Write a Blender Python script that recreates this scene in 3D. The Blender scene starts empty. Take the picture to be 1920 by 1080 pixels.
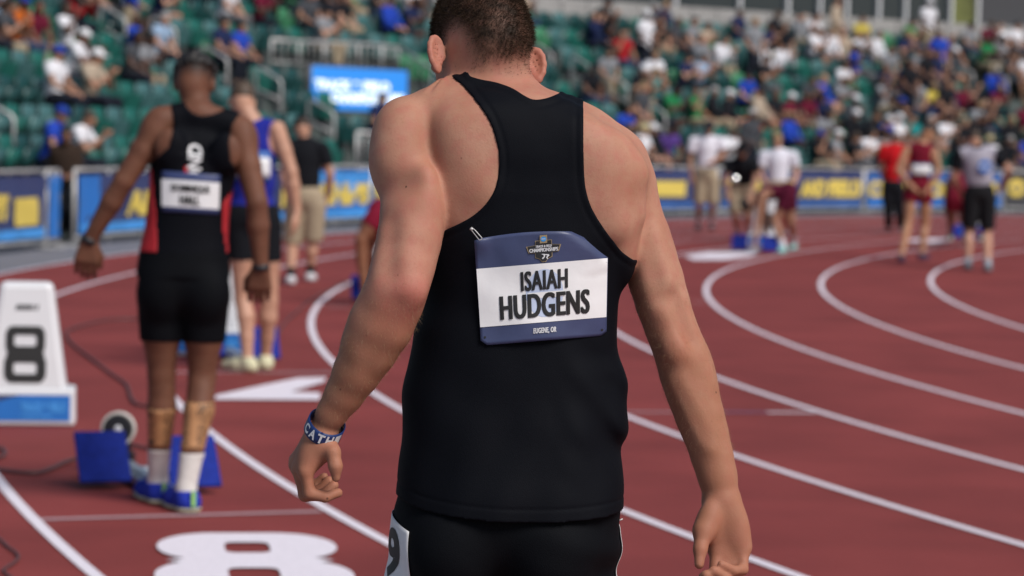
import bpy, bmesh, math, random
import numpy as np
from mathutils import Vector, Matrix
from mathutils.bvhtree import BVHTree

random.seed(7); rng = np.random.default_rng(7)
S = bpy.context.scene
# ------------------------------------------------------------------ camera
FPX, CAMH, PITCH, ROLL = 5034.9, 1.5607, 0.05696, 0.02263   # solved from the lane lines (bend radius 36.5 m)
CX, CY, R0 = 42.074, 25.006, 36.5                           # centre of the bend, inner lane radius
_c, _s = math.cos(ROLL), math.sin(ROLL)
UPV = Vector((0, math.sin(PITCH), math.cos(PITCH))); FWD = Vector((0, math.cos(PITCH), -math.sin(PITCH)))
XV = Vector((1, 0, 0)); RIGHT = XV*_c + UPV*_s; TOP = XV*(-_s) + UPV*_c
cd = bpy.data.cameras.new('camera'); cam = bpy.data.objects.new('camera', cd); S.collection.objects.link(cam)
M = Matrix((RIGHT, TOP, -FWD)).transposed().to_4x4(); M.translation = Vector((0, 0, CAMH)); cam.matrix_world = M
cd.sensor_width = 36; cd.lens = FPX/1920*36; cd.clip_start = 0.05; cd.clip_end = 2000
cd.dof.use_dof = True; cd.dof.focus_distance = 4.33; cd.dof.aperture_fstop = cd.lens/18.2; cd.dof.aperture_blades = 9
S.camera = cam
# ------------------------------------------------------------------ light
SUN = Vector((0.50, -0.50, 0.74)).normalized()
w = bpy.data.worlds.new('World'); S.world = w; w.use_nodes = True
nt = w.node_tree; bg = nt.nodes['Background']; sky = nt.nodes.new('ShaderNodeTexSky'); sky.sky_type = 'NISHITA'
sky.sun_disc = False; sky.sun_elevation = math.asin(SUN.z); sky.sun_rotation = math.atan2(SUN.x, SUN.y)
sky.air_density = 1.0; sky.dust_density = 1.5; sky.ozone_density = 1.0
nt.links.new(sky.outputs[0], bg.inputs[0]); bg.inputs[1].default_value = 0.064
ld = bpy.data.lights.new('sun', 'SUN'); ld.energy = 2.8; ld.angle = math.radians(28); ld.color = (1, 0.955, 0.91)
lo = bpy.data.objects.new('sun', ld); S.collection.objects.link(lo); lo.rotation_euler = SUN.to_track_quat('Z', 'Y').to_euler()
S.view_settings.view_transform = 'Standard'; S.view_settings.look = 'None'; S.view_settings.gamma = 1
S.view_settings.exposure = 0.27; S.view_settings.use_curve_mapping = False
S.cycles.use_denoising = True; S.cycles.max_bounces = 6; S.cycles.diffuse_bounces = 3; S.cycles.glossy_bounces = 3
S.cycles.sample_clamp_indirect = 4
# ------------------------------------------------------------------ helpers
def ray(px, py):
    x, y = (px-960)/FPX, (540-py)/FPX
    return RIGHT*x + TOP*y + FWD
def pix(px, py, Y):
    d = ray(px, py); return Vector((0, 0, CAMH)) + d*(Y/d.y)
def gpx(px, py, z=0.0):
    d = ray(px, py); return Vector((0, 0, CAMH)) + d*((z-CAMH)/d.z)
def proj(p):
    q = Vector(p)-Vector((0, 0, CAMH)); f = q.dot(FWD)
    return 960+FPX*q.dot(RIGHT)/f, 540-FPX*q.dot(TOP)/f, f
def pol(r, th, z=0.0): return Vector((CX+r*math.cos(th), CY+r*math.sin(th), z))
def theta(px, r, py=300):
    d = ray(px, py); dx, dy = d.x, d.y; a = dx*dx+dy*dy; b = -2*(dx*CX+dy*CY); c = CX*CX+CY*CY-r*r
    t = (-b+math.sqrt(b*b-4*a*c))/(2*a); th = math.atan2(dy*t-CY, dx*t-CX)
    return th % (2*math.pi)
def lin(r, g, b):
    f = lambda c: (c/255/12.92) if c/255 <= .04045 else ((c/255+.055)/1.055)**2.4
    return (f(r), f(g), f(b), 1)
def link(o, parent=None):
    S.collection.objects.link(o)
    if parent is not None: o.parent = parent
    return o
def tag(o, label=None, cat=None, group=None, kind=None):
    if label: o['label'] = label
    if cat: o['category'] = cat
    if group: o['group'] = group
    if kind: o['kind'] = kind
    return o
def empty(name, loc=(0, 0, 0), rz=0, parent=None):
    o = bpy.data.objects.new(name, None); o.empty_display_size = .1; o.location = loc; o.rotation_euler = (0, 0, rz)
    return link(o, parent)
def mesh_np(name, V, Q, smooth=True, attrs=None):
    me = bpy.data.meshes.new(name); V = np.asarray(V, np.float32); Q = np.asarray(Q, np.int32); n = Q.shape[1]
    me.vertices.add(len(V)); me.vertices.foreach_set('co', V.ravel())
    me.loops.add(Q.size); me.loops.foreach_set('vertex_index', Q.ravel())
    me.polygons.add(len(Q)); me.polygons.foreach_set('loop_start', np.arange(len(Q), dtype=np.int32)*n)
    me.polygons.foreach_set('loop_total', np.full(len(Q), n, np.int32))
    me.update(calc_edges=True); me.validate()
    if smooth: me.polygons.foreach_set('use_smooth', np.ones(len(me.polygons), bool))
    for k, v in (attrs or {}).items():
        a = me.attributes.new(k, 'FLOAT', 'POINT'); a.data.foreach_set('value', np.asarray(v, np.float32))
    return me
class MB:
    """collects simple solids; build() links them as one mesh object"""
    def __init__(s): s.V = []; s.F = []
    def add(s, V, F):
        b = len(s.V); s.V += [Vector(v) for v in V]; s.F += [tuple(i+b for i in f) for f in F]; return s
    def box(s, c, d, R=None):
        c = Vector(c); V = []
        for i in range(8):
            v = Vector(((i & 1)-.5, ((i >> 1) & 1)-.5, ((i >> 2) & 1)-.5)); v = Vector((v.x*d[0], v.y*d[1], v.z*d[2]))
            V.append(c+(R @ v if R else v))
        return s.add(V, [(0, 2, 3, 1), (4, 5, 7, 6), (0, 1, 5, 4), (2, 6, 7, 3), (0, 4, 6, 2), (1, 3, 7, 5)])
    def tube(s, pts, r, n=8, cap=True):
        pts = [Vector(p) for p in pts]; V = []; F = []; m = len(pts); prev = None
        rr = r if isinstance(r, (list, tuple)) else [r]*m
        for i, p in enumerate(pts):
            t = (pts[min(i+1, m-1)]-pts[max(i-1, 0)]).normalized()
            if prev is None: u = t.orthogonal().normalized()
            else: u = (prev-t*prev.dot(t)).normalized()
            prev = u; v = t.cross(u)
            for k in range(n):
                a = 2*math.pi*k/n; V.append(p+(u*math.cos(a)+v*math.sin(a))*rr[i])
        for i in range(m-1):
            for k in range(n): F.append((i*n+k, i*n+(k+1) % n, (i+1)*n+(k+1) % n, (i+1)*n+k))
        if cap: F.append(tuple(range(n-1, -1, -1))); F.append(tuple((m-1)*n+k for k in range(n)))
        return s.add(V, F)
    def lathe(s, prof, c=(0, 0, 0), R=None, n=24):
        c = Vector(c); V = []; F = []; m = len(prof)
        for (r, z) in prof:
            for k in range(n):
                a = 2*math.pi*k/n; v = Vector((r*math.cos(a), r*math.sin(a), z)); V.append(c+(R @ v if R else v))
        for i in range(m-1):
            for k in range(n): F.append((i*n+k, i*n+(k+1) % n, (i+1)*n+(k+1) % n, (i+1)*n+k))
        F.append(tuple(range(n-1, -1, -1))); F.append(tuple((m-1)*n+k for k in range(n)))
        return s.add(V, F)
    def mesh(s, name, smooth=False):
        me = bpy.data.meshes.new(name); me.from_pydata([tuple(v) for v in s.V], [], s.F); me.update()
        if smooth: me.polygons.foreach_set('use_smooth', [True]*len(me.polygons))
        return me
    def build(s, name, mat, parent=None, smooth=False, bevel=0):
        me = s.mesh(name, smooth); me.materials.append(mat); o = link(bpy.data.objects.new(name, me), parent)
        if bevel:
            b = o.modifiers.new('bevel', 'BEVEL'); b.width = bevel; b.segments = 2; b.limit_method = 'ANGLE'
        return o
# ---- materials
def mat(name, col=(.5, .5, .5, 1), rough=.6, noise=0.0, nscale=30, bump=0.0, bscale=200, spec=.5, metal=0, objcol=False, sheen=0, sss=0, coords='Object'):
    m = bpy.data.materials.new(name); m.use_nodes = True; t = m.node_tree; b = t.nodes['Principled BSDF']
    b.inputs['Roughness'].default_value = rough; b.inputs['Metallic'].default_value = metal
    b.inputs['Specular IOR Level'].default_value = spec; b.inputs['Base Color'].default_value = col
    if sheen: b.inputs['Sheen Weight'].default_value = sheen; b.inputs['Sheen Roughness'].default_value = .4
    if sss:
        b.inputs['Subsurface Weight'].default_value = sss; b.inputs['Subsurface Radius'].default_value = (1, .35, .2); b.inputs['Subsurface Scale'].default_value = .008
    tc = t.nodes.new('ShaderNodeTexCoord'); src = None
    if objcol: oi = t.nodes.new('ShaderNodeObjectInfo'); src = oi.outputs['Color']
    if noise:
        n = t.nodes.new('ShaderNodeTexNoise'); n.inputs['Scale'].default_value = nscale; n.inputs['Detail'].default_value = 5
        t.links.new(tc.outputs[coords], n.inputs['Vector'])
        r = t.nodes.new('ShaderNodeMapRange'); r.inputs[1].default_value = .25; r.inputs[2].default_value = .75
        r.inputs[3].default_value = 1-noise; r.inputs[4].default_value = 1+noise; t.links.new(n.outputs['Fac'], r.inputs[0])
        x = t.nodes.new('ShaderNodeVectorMath'); x.operation = 'SCALE'; t.links.new(r.outputs[0], x.inputs['Scale'])
        if src: t.links.new(src, x.inputs[0])
        else: x.inputs[0].default_value = col[:3]
        src = x.outputs[0]
    if src: t.links.new(src, b.inputs['Base Color'])
    if bump:
        n = t.nodes.new('ShaderNodeTexNoise'); n.inputs['Scale'].default_value = bscale; n.inputs['Detail'].default_value = 3
        t.links.new(tc.outputs[coords], n.inputs['Vector']); bp = t.nodes.new('ShaderNodeBump'); bp.inputs['Strength'].default_value = bump
        bp.inputs['Distance'].default_value = .002; t.links.new(n.outputs['Fac'], bp.inputs['Height']); t.links.new(bp.outputs[0], b.inputs['Normal'])
    return m
def skin_mat(name, base, dark, red, hair, rough=.62):
    """skin with blotches, moles, an elbow/knuckle flush ('flush') and cropped hair growing out of it ('stubble')"""
    m = mat(name, base, rough, sss=.08, spec=.28); t = m.node_tree; b = t.nodes['Principled BSDF']; L = t.links.new
    tc = t.nodes.new('ShaderNodeTexCoord')
    def nz(sc, det=4):
        n = t.nodes.new('ShaderNodeTexNoise'); n.inputs['Scale'].default_value = sc; n.inputs['Detail'].default_value = det; L(tc.outputs['Object'], n.inputs['Vector']); return n.outputs['Fac']
    def mix(f, a, c, fac=None):
        x = t.nodes.new('ShaderNodeMix'); x.data_type = 'RGBA'
        if f is not None: L(f, x.inputs[0])
        else: x.inputs[0].default_value = fac
        for s_, v in ((x.inputs[6], a), (x.inputs[7], c)):
            if isinstance(v, tuple): s_.default_value = v
            else: L(v, s_)
        return x.outputs[2]
    def rng_(f, a, c, lo, hi):
        r = t.nodes.new('ShaderNodeMapRange'); L(f, r.inputs[0]); r.inputs[1].default_value = a; r.inputs[2].default_value = c; r.inputs[3].default_value = lo; r.inputs[4].default_value = hi; return r.outputs[0]
    def mul(a, c):
        x = t.nodes.new('ShaderNodeMath'); x.operation = 'MULTIPLY'; L(a, x.inputs[0]); L(c, x.inputs[1]); return x.outputs[0]
    c = mix(rng_(nz(11), .35, .68, 0, .75), base, dark)
    c = mix(rng_(nz(48), .42, .72, 0, .45), c, red)
    c = mix(rng_(nz(190, 3), .55, .75, 0, .4), c, dark)
    fl = t.nodes.new('ShaderNodeAttribute'); fl.attribute_name = 'flush'
    c = mix(mul(fl.outputs['Fac'], rng_(nz(35), .2, .7, .5, 1)), c, red)
    tn = t.nodes.new('ShaderNodeAttribute'); tn.attribute_name = 'tan'
    c = mix(mul(tn.outputs['Fac'], rng_(nz(22), .2, .7, .6, 1)), c, (dark[0]*.92, dark[1]*.86, dark[2]*.78, 1))
    v = t.nodes.new('ShaderNodeTexVoronoi'); v.inputs['Scale'].default_value = 26; L(tc.outputs['Object'], v.inputs['Vector'])
    c = mix(mul(rng_(v.outputs['Distance'], .03, .065, .85, 0), rng_(nz(9), .5, .56, 0, 1)), c, (.06, .025, .015, 1))
    st = t.nodes.new('ShaderNodeAttribute'); st.attribute_name = 'stubble'
    c = mix(mul(st.outputs['Fac'], rng_(nz(45, 6), .3, .65, .72, 1)), c, hair)
    L(c, b.inputs['Base Color'])
    bp = t.nodes.new('ShaderNodeBump'); bp.inputs['Strength'].default_value = .28; bp.inputs['Distance'].default_value = .0012
    L(nz(300, 4), bp.inputs['Height']); L(bp.outputs[0], b.inputs['Normal'])
    return m
def emit_mat(name, col, st):
    m = bpy.data.materials.new(name); m.use_nodes = True; b = m.node_tree.nodes['Principled BSDF']
    b.inputs['Base Color'].default_value = (.02, .02, .02, 1); b.inputs['Emission Color'].default_value = col; b.inputs['Emission Strength'].default_value = st; return m
# ---- text -> flat mesh (x, y in local units, cap height 1)
def cut_geo(V, F, cuts):
    """slices flat lettering into a grid so that it can follow a curved surface"""
    bm = bmesh.new(); vs = [bm.verts.new((x, y, 0)) for x, y in V]; w_, h_ = V.max(0)
    for f in F:
        try: bm.faces.new([vs[i] for i in f])
        except ValueError: pass
    for ax, n, L in ((0, cuts[0], w_), (1, cuts[1], h_)):
        for i in range(1, n):
            co = [0, 0, 0]; co[ax] = L*i/n; no = [0, 0, 0]; no[ax] = 1
            bmesh.ops.bisect_plane(bm, geom=bm.verts[:]+bm.edges[:]+bm.faces[:], plane_co=co, plane_no=no, dist=1e-6)
    bm.verts.index_update(); V2 = np.array([v.co[:2] for v in bm.verts]); F2 = [tuple(v.index for v in f.verts) for f in bm.faces]; bm.free(); return V2, F2
def text_geo(s, bold=0.0, shear=0.0, space=1.0, cuts=None):
    cu = bpy.data.curves.new('t', 'FONT'); cu.body = s; cu.size = 1; cu.offset = bold; cu.shear = shear; cu.resolution_u = 4; cu.space_character = space
    o = bpy.data.objects.new('t', cu); S.collection.objects.link(o); dg = bpy.context.evaluated_depsgraph_get()
    me = bpy.data.meshes.new_from_object(o.evaluated_get(dg)); bpy.data.objects.remove(o)
    V = np.array([v.co[:2] for v in me.vertices]); F = [tuple(p.vertices) for p in me.polygons]; bpy.data.meshes.remove(me)
    V[:, 0] -= V[:, 0].min(); V[:, 1] -= V[:, 1].min(); V /= V[:, 1].max() if len(s) else 1
    return cut_geo(V, F, cuts) if cuts else (V, F)
def text_obj(name, s, fn, mt, parent=None, box=(0, 0, 1, 1), bold=.02, shear=0, rot=0, space=1.0, cuts=None):
    """lettering stretched into box (u0,v0,u1,v1) and laid on a surface by fn(u,v) -> point"""
    V, F = text_geo(s, bold, shear, space, cuts)
    if rot: V = np.stack([-V[:, 1], V[:, 0]], 1); V -= V.min(0)
    V = V/V.max(0); u = box[0]+V[:, 0]*(box[2]-box[0]); v = box[1]+V[:, 1]*(box[3]-box[1])
    me = bpy.data.meshes.new(name); me.from_pydata([tuple(fn(a, b)) for a, b in zip(u, v)], [], F); me.update(); me.materials.append(mt)
    return link(bpy.data.objects.new(name, me), parent)
def fat_text(name, s, fac, off, mt, parent, box, du, shear=0, space=1.0, n=3):
    """heavy lettering: the word struck n times side by side, each strike a hair above the last, in one mesh"""
    G, F = text_geo(s, .012, shear, space, (14, 4)); G = G/G.max(0); V = []; FF = []
    for i in range(n):
        d = du*(i/(n-1)-.5); f = fac(off+.00025*i); b = len(V)
        V += [tuple(f(box[0]+x*(box[2]-box[0])+d, box[1]+y*(box[3]-box[1]))) for x, y in G]; FF += [tuple(j+b for j in q) for q in F]
    me = bpy.data.meshes.new(name); me.from_pydata(V, [], FF); me.update(); me.materials.append(mt); return link(bpy.data.objects.new(name, me), parent)
def sheet(name, fn, mt, parent=None, nu=12, nv=10, box=(0, 0, 1, 1), inside=None, thick=0.0):
    V = []; F = []; idx = {}
    for i in range(nu+1):
        for j in range(nv+1):
            u, v = box[0]+(box[2]-box[0])*i/nu, box[1]+(box[3]-box[1])*j/nv
            if inside: u, v = inside(u, v)
            idx[i, j] = len(V); V.append(tuple(fn(u, v)))
    for i in range(nu):
        for j in range(nv): F.append((idx[i, j], idx[i+1, j], idx[i+1, j+1], idx[i, j+1]))
    me = bpy.data.meshes.new(name); me.from_pydata(V, [], F); me.update(); me.polygons.foreach_set('use_smooth', [True]*len(F)); me.materials.append(mt)
    o = link(bpy.data.objects.new(name, me), parent)
    if thick: m = o.modifiers.new('thick', 'SOLIDIFY'); m.thickness = thick; m.offset = 0
    return o
# ------------------------------------------------------------------ implicit surface modeller (bodies and clothes)
class Field:
    def __init__(s, lo, hi, h, fill=.1):
        s.lo = np.array(lo, np.float32); s.h = h; s.n = np.ceil((np.array(hi)-np.array(lo))/h).astype(int)+1
        s.ax = [s.lo[i]+h*np.arange(s.n[i], dtype=np.float32) for i in range(3)]; s.d = np.full(s.n, fill, np.float32)
    def copy(s):
        f = Field.__new__(Field); f.lo, f.h, f.n, f.ax = s.lo, s.h, s.n, s.ax; f.d = s.d.copy(); return f
    def sub(s, lo, hi):
        a = np.clip(np.floor((np.array(lo)-s.lo)/s.h).astype(int), 0, s.n); b = np.clip(np.ceil((np.array(hi)-s.lo)/s.h).astype(int)+1, 0, s.n)
        sl = tuple(slice(a[i], b[i]) for i in range(3))
        return sl, s.ax[0][sl[0]][:, None, None], s.ax[1][sl[1]][None, :, None], s.ax[2][sl[2]][None, None, :]
    def put(s, sl, d, k, op):
        c = s.d[sl]
        if c.size == 0: return
        if op == '+':
            h = np.maximum(k-np.abs(c-d), 0)/np.maximum(k, 1e-6); s.d[sl] = np.minimum(c, d)-h*h*k*.25
        else:
            d = -d; h = np.maximum(k-np.abs(c-d), 0)/max(k, 1e-6); s.d[sl] = np.maximum(c, d)+h*h*k*.25
    def cone(s, a, b, ra, rb, k=.01, op='+', cut=False):
        a = np.array(a, np.float32); b = np.array(b, np.float32); m = max(ra, rb)+.05+k
        sl, X, Y, Z = s.sub(np.minimum(a, b)-m, np.maximum(a, b)+m); ab = b-a; L = float(ab@ab)+1e-12
        px, py, pz = X-a[0], Y-a[1], Z-a[2]; t = (px*ab[0]+py*ab[1]+pz*ab[2])/L; tc = np.clip(t, 0, 1)
        d = np.sqrt((px-tc*ab[0])**2+(py-tc*ab[1])**2+(pz-tc*ab[2])**2)-(ra+(rb-ra)*tc)
        if cut: d = np.maximum(d, (t-1)*math.sqrt(L))
        s.put(sl, d, k, op)
    def chain(s, P, k=.012, op='+'):
        for (a, ra), (b, rb) in zip(P[:-1], P[1:]): s.cone(a, b, ra, rb, k, op)
    def ell(s, c, r, R=None, k=.02, op='+', off=0.0, planes=()):
        c = np.array(c, np.float32); r = np.array(r, np.float32)+off; m = float(r.max())+.05+k
        sl, X, Y, Z = s.sub(c-m, c+m); X, Y, Z = X-c[0], Y-c[1], Z-c[2]
        if R is not None:
            R = np.array(R, np.float32); X, Y, Z = (R[0, 0]*X+R[1, 0]*Y+R[2, 0]*Z, R[0, 1]*X+R[1, 1]*Y+R[2, 1]*Z, R[0, 2]*X+R[1, 2]*Y+R[2, 2]*Z)
        k0 = np.sqrt((X/r[0])**2+(Y/r[1])**2+(Z/r[2])**2); k1 = np.sqrt((X/r[0]**2)**2+(Y/r[1]**2)**2+(Z/r[2]**2)**2)
        d = k0*(k0-1)/np.maximum(k1, 1e-6)
        for (n, o) in planes: d = np.maximum(d, n[0]*X+n[1]*Y+n[2]*Z-o)
        s.put(sl, d, k, op)
    def loft(s, rows, n=2.3, k=.02, off=0.0):
        """rows of (z, xl, xr, yc, b), any order"""
        A = np.array(sorted(rows), np.float32); sl, X, Y, Z = s.sub((A[:, 1].min()-.08, (A[:, 3]-A[:, 4]).min()-.08, A[0, 0]-.02), (A[:, 2].max()+.08, (A[:, 3]+A[:, 4]).max()+.08, A[-1, 0]+.02))
        z = Z.ravel()
        def ip(v):   # smooth (cosine-eased Catmull) interpolation
            zz = A[:, 0]; m = np.gradient(v, zz); i = np.clip(np.searchsorted(zz, z)-1, 0, len(zz)-2); hh = zz[i+1]-zz[i]; t = np.clip((z-zz[i])/hh, 0, 1)
            return ((2*t**3-3*t**2+1)*v[i]+(t**3-2*t**2+t)*hh*m[i]+(-2*t**3+3*t**2)*v[i+1]+(t**3-t**2)*hh*m[i+1]).astype(np.float32)[None, None, :]
        cx, a, cy, b = ip((A[:, 1]+A[:, 2])/2), np.maximum(ip((A[:, 2]-A[:, 1])/2), .004)+off, ip(A[:, 3]), np.maximum(ip(A[:, 4]), .004)+off
        dx, dy = np.abs(X-cx), np.abs(Y-cy); q = ((dx/a)**n+(dy/b)**n)**(1/n)+1e-6; r = np.sqrt(dx*dx+dy*dy)
        d = np.where(q > .3, r*(1-1/q), -np.minimum(a, b)*.7); d = np.maximum(d, np.maximum(Z-A[-1, 0], A[0, 0]-Z))
        s.put(sl, d, k, '+')
    def blur(s, n):
        for _ in range(n):
            for ax in range(3):
                a = s.d; p = [slice(None)]*3; q = [slice(None)]*3; c = [slice(None)]*3; p[ax] = slice(0, -2); q[ax] = slice(2, None); c[ax] = slice(1, -1)
                b = a.copy(); b[tuple(c)] = (a[tuple(p)]+2*a[tuple(c)]+a[tuple(q)])*.25; s.d = b
    def mesh(s):
        """naive surface nets"""
        d = s.d; d[0], d[-1], d[:, 0], d[:, -1], d[:, :, 0], d[:, :, -1] = .1, .1, .1, .1, .1, .1
        b = d < 0; c = np.zeros(tuple(s.n-1), np.int8)
        for i in (0, 1):
            for j in (0, 1):
                for k in (0, 1): c += b[i:s.n[0]-1+i, j:s.n[1]-1+j, k:s.n[2]-1+k]
        I = np.argwhere((c > 0) & (c < 8)); idm = np.full(c.shape, -1, np.int32); idm[I[:, 0], I[:, 1], I[:, 2]] = np.arange(len(I))
        cor = {}
        for i in (0, 1):
            for j in (0, 1):
                for k in (0, 1): cor[i, j, k] = d[I[:, 0]+i, I[:, 1]+j, I[:, 2]+k]
        acc = np.zeros((len(I), 3), np.float32); cnt = np.zeros(len(I), np.float32)
        for ax in range(3):
            for u in (0, 1):
                for v in (0, 1):
                    p = [u, v]; p.insert(ax, 0); q = [u, v]; q.insert(ax, 1); da, db = cor[tuple(p)], cor[tuple(q)]; mk = (da < 0) != (db < 0)
                    t = np.where(mk, da/np.where(da == db, 1, da-db), 0); P = np.tile(np.array(p, np.float32), (len(I), 1)); P[:, ax] = t
                    acc += P*mk[:, None]; cnt += mk
        V = s.lo+(I+acc/np.maximum(cnt, 1)[:, None])*s.h; Q = []
        for ax in range(3):
            o1, o2 = (ax+1) % 3, (ax+2) % 3; A = np.swapaxes(b, 0, ax) if ax else b
            sl0 = [slice(1, -1)]*3; sl1 = [slice(1, -1)]*3; sl0[ax] = slice(0, -1); sl1[ax] = slice(1, None)
            e = b[tuple(sl0)] != b[tuple(sl1)]; E = np.argwhere(e); off = np.ones(3, int); off[ax] = 0; E = E+off
            st = b[E[:, 0], E[:, 1], E[:, 2]]; ids = []
            for (u, v) in ((-1, -1), (0, -1), (0, 0), (-1, 0)):
                T = E.copy(); T[:, o1] += u; T[:, o2] += v; ids.append(idm[T[:, 0], T[:, 1], T[:, 2]])
            q = np.stack(ids, 1); q[~st] = q[~st][:, ::-1]; Q.append(q)
        return V, np.concatenate(Q)
def poly_sd(X, Z, poly):
    P = np.array(poly, np.float32); d = np.full(X.shape, 1e9, np.float32); sg = np.ones(X.shape, np.float32)
    for i in range(len(P)):
        a, b = P[i], P[i-1]; e = b-a; wx, wz = X-a[0], Z-a[1]; t = np.clip((wx*e[0]+wz*e[1])/(e@e+1e-12), 0, 1)
        d = np.minimum(d, (wx-e[0]*t)**2+(wz-e[1]*t)**2)
        c1 = Z >= a[1]; c2 = Z < b[1]; c3 = e[0]*wz > e[1]*wx; f = (c1 & c2 & c3) | (~c1 & ~c2 & ~c3); sg = np.where(f, -sg, sg)
    return sg*np.sqrt(d)
def emit_field(F, name, mt, base, parent=None, attrs=None, shade=True):
    V, Q = F.mesh(); at = attrs(V) if attrs else None; me = mesh_np(name, V-np.array(base, np.float32), Q, shade, at); me.materials.append(mt)
    o = bpy.data.objects.new(name, me)
    if parent is None: o.location = base
    return link(o, parent), V, Q
def smooth_poly(pts, n=4):
    """Catmull-Rom through an open list of points"""
    P = [Vector(p) for p in pts]; out = []
    for i in range(len(P)-1):
        a, b, c, d = P[max(i-1, 0)], P[i], P[i+1], P[min(i+2, len(P)-1)]
        for j in range(n):
            t = j/n; out.append(.5*((2*b)+(c-a)*t+(2*a-5*b+4*c-d)*t*t+(3*b-a-3*c+d)*t**3))
    return out+[P[-1]]
# ------------------------------------------------------------------ materials
M_TRACK = mat('track_rubber', (.228, .046, .042, 1), .75, noise=.28, nscale=260, bump=.5, bscale=420, spec=.16)
def _track():
    t = M_TRACK.node_tree; b = t.nodes['Principled BSDF']; tc = t.nodes['Texture Coordinate']; L = t.links.new
    src = b.inputs['Base Color'].links[0].from_socket; n = t.nodes.new('ShaderNodeTexNoise'); n.inputs['Scale'].default_value = .9; n.inputs['Detail'].default_value = 6
    L(tc.outputs['Object'], n.inputs['Vector']); r = t.nodes.new('ShaderNodeMapRange'); r.inputs[1].default_value = .3; r.inputs[2].default_value = .7; r.inputs[3].default_value = .80; r.inputs[4].default_value = 1.16
    L(n.outputs['Fac'], r.inputs[0]); x = t.nodes.new('ShaderNodeVectorMath'); x.operation = 'SCALE'; L(src, x.inputs[0]); L(r.outputs[0], x.inputs['Scale'])
    v = t.nodes.new('ShaderNodeTexVoronoi'); v.inputs['Scale'].default_value = 1.7; L(tc.outputs['Object'], v.inputs['Vector'])
    r2 = t.nodes.new('ShaderNodeMapRange'); r2.inputs[1].default_value = .012; r2.inputs[2].default_value = .03; r2.inputs[3].default_value = .45; r2.inputs[4].default_value = 0; L(v.outputs['Distance'], r2.inputs[0])
    mx = t.nodes.new('ShaderNodeMix'); mx.data_type = 'RGBA'; L(r2.outputs[0], mx.inputs[0]); L(x.outputs[0], mx.inputs[6]); mx.inputs[7].default_value = (.42, .2, .2, 1); L(mx.outputs[2], b.inputs['Base Color'])
_track()
M_LINE = mat('line_paint', (.84, .78, .84, 1), .6, noise=.10, nscale=55, bump=.4, bscale=420, spec=.35)
def _worn(m, red, scale, lo, hi):
    t = m.node_tree; b = t.nodes['Principled BSDF']; L = t.links.new; src = b.inputs['Base Color'].links[0].from_socket; tc = t.nodes['Texture Coordinate']
    n = t.nodes.new('ShaderNodeTexNoise'); n.inputs['Scale'].default_value = scale; n.inputs['Detail'].default_value = 6; n.inputs['Roughness'].default_value = .75; L(tc.outputs['Object'], n.inputs['Vector'])
    r = t.nodes.new('ShaderNodeMapRange'); r.inputs[1].default_value = lo; r.inputs[2].default_value = hi; L(n.outputs['Fac'], r.inputs[0])
    mx = t.nodes.new('ShaderNodeMix'); mx.data_type = 'RGBA'; L(r.outputs[0], mx.inputs[0]); L(src, mx.inputs[6]); mx.inputs[7].default_value = red; L(mx.outputs[2], b.inputs['Base Color'])
_worn(M_LINE, (.4, .2, .21, 1), 90, .62, .72)
M_LINE2 = mat('line_paint_thin', (.5, .36, .38, 1), .6, noise=.12, nscale=55, bump=.4, bscale=420, spec=.35); _worn(M_LINE2, (.33, .11, .115, 1), 130, .5, .62)
M_VIOLET = mat('line_paint_violet', (.22, .12, .22, 1), .6, noise=.1, nscale=60)
M_GREY = mat('grey_apron', (.17, .17, .195, 1), .8, noise=.15, nscale=4, bump=.4, bscale=150)
M_TURF = mat('turf', (.04, .1, .03, 1), .9, noise=.3, nscale=8, bump=.6, bscale=90)
M_CONC = mat('concrete', (.33, .32, .31, 1), .85, noise=.14, nscale=3, bump=.3, bscale=60)
M_STEEL = mat('galvanised_steel', (.55, .54, .53, 1), .42, noise=.08, nscale=20, metal=.35)
M_ALU = mat('aluminium', (.42, .47, .52, 1), .38, noise=.08, nscale=30, metal=.6)
M_WHITE = mat('white_plastic', (.72, .73, .75, 1), .35, noise=.03, nscale=6)
M_BLUE = mat('blue_pad', (.010, .026, .25, 1), .75, noise=.2, nscale=30, bump=.6, bscale=300, spec=.2)
M_BLACK = mat('black_rubber', (.015, .015, .018, 1), .5)
M_DK = mat('dark_grey', (.05, .05, .055, 1), .5)
M_PRINTB = mat('print_blue', (.02, .17, .55, 1), .45, noise=.05, nscale=8)
M_NAVY = mat('print_navy', (.035, .052, .15, 1), .5, noise=.08, nscale=12)
M_YEL = mat('print_yellow', (.72, .55, .11, 1), .5, noise=.06, nscale=9)
M_INK = mat('print_black', (.018, .018, .018, 1), .55)
M_PAPERW = mat('print_white', (.75, .75, .76, 1), .5)
M_CABLE = mat('cable', (.10, .05, .05, 1), .5)
M_CLOTH = mat('cloth', objcol=True, rough=.9, noise=.12, nscale=40, bump=.4, bscale=90, spec=.15)
M_SKINO = mat('skin_plain', objcol=True, rough=.5, noise=.12, nscale=20)
M_HAIRO = mat('hair_plain', objcol=True, rough=.6, noise=.3, nscale=60, bump=.5, bscale=120)
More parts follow.
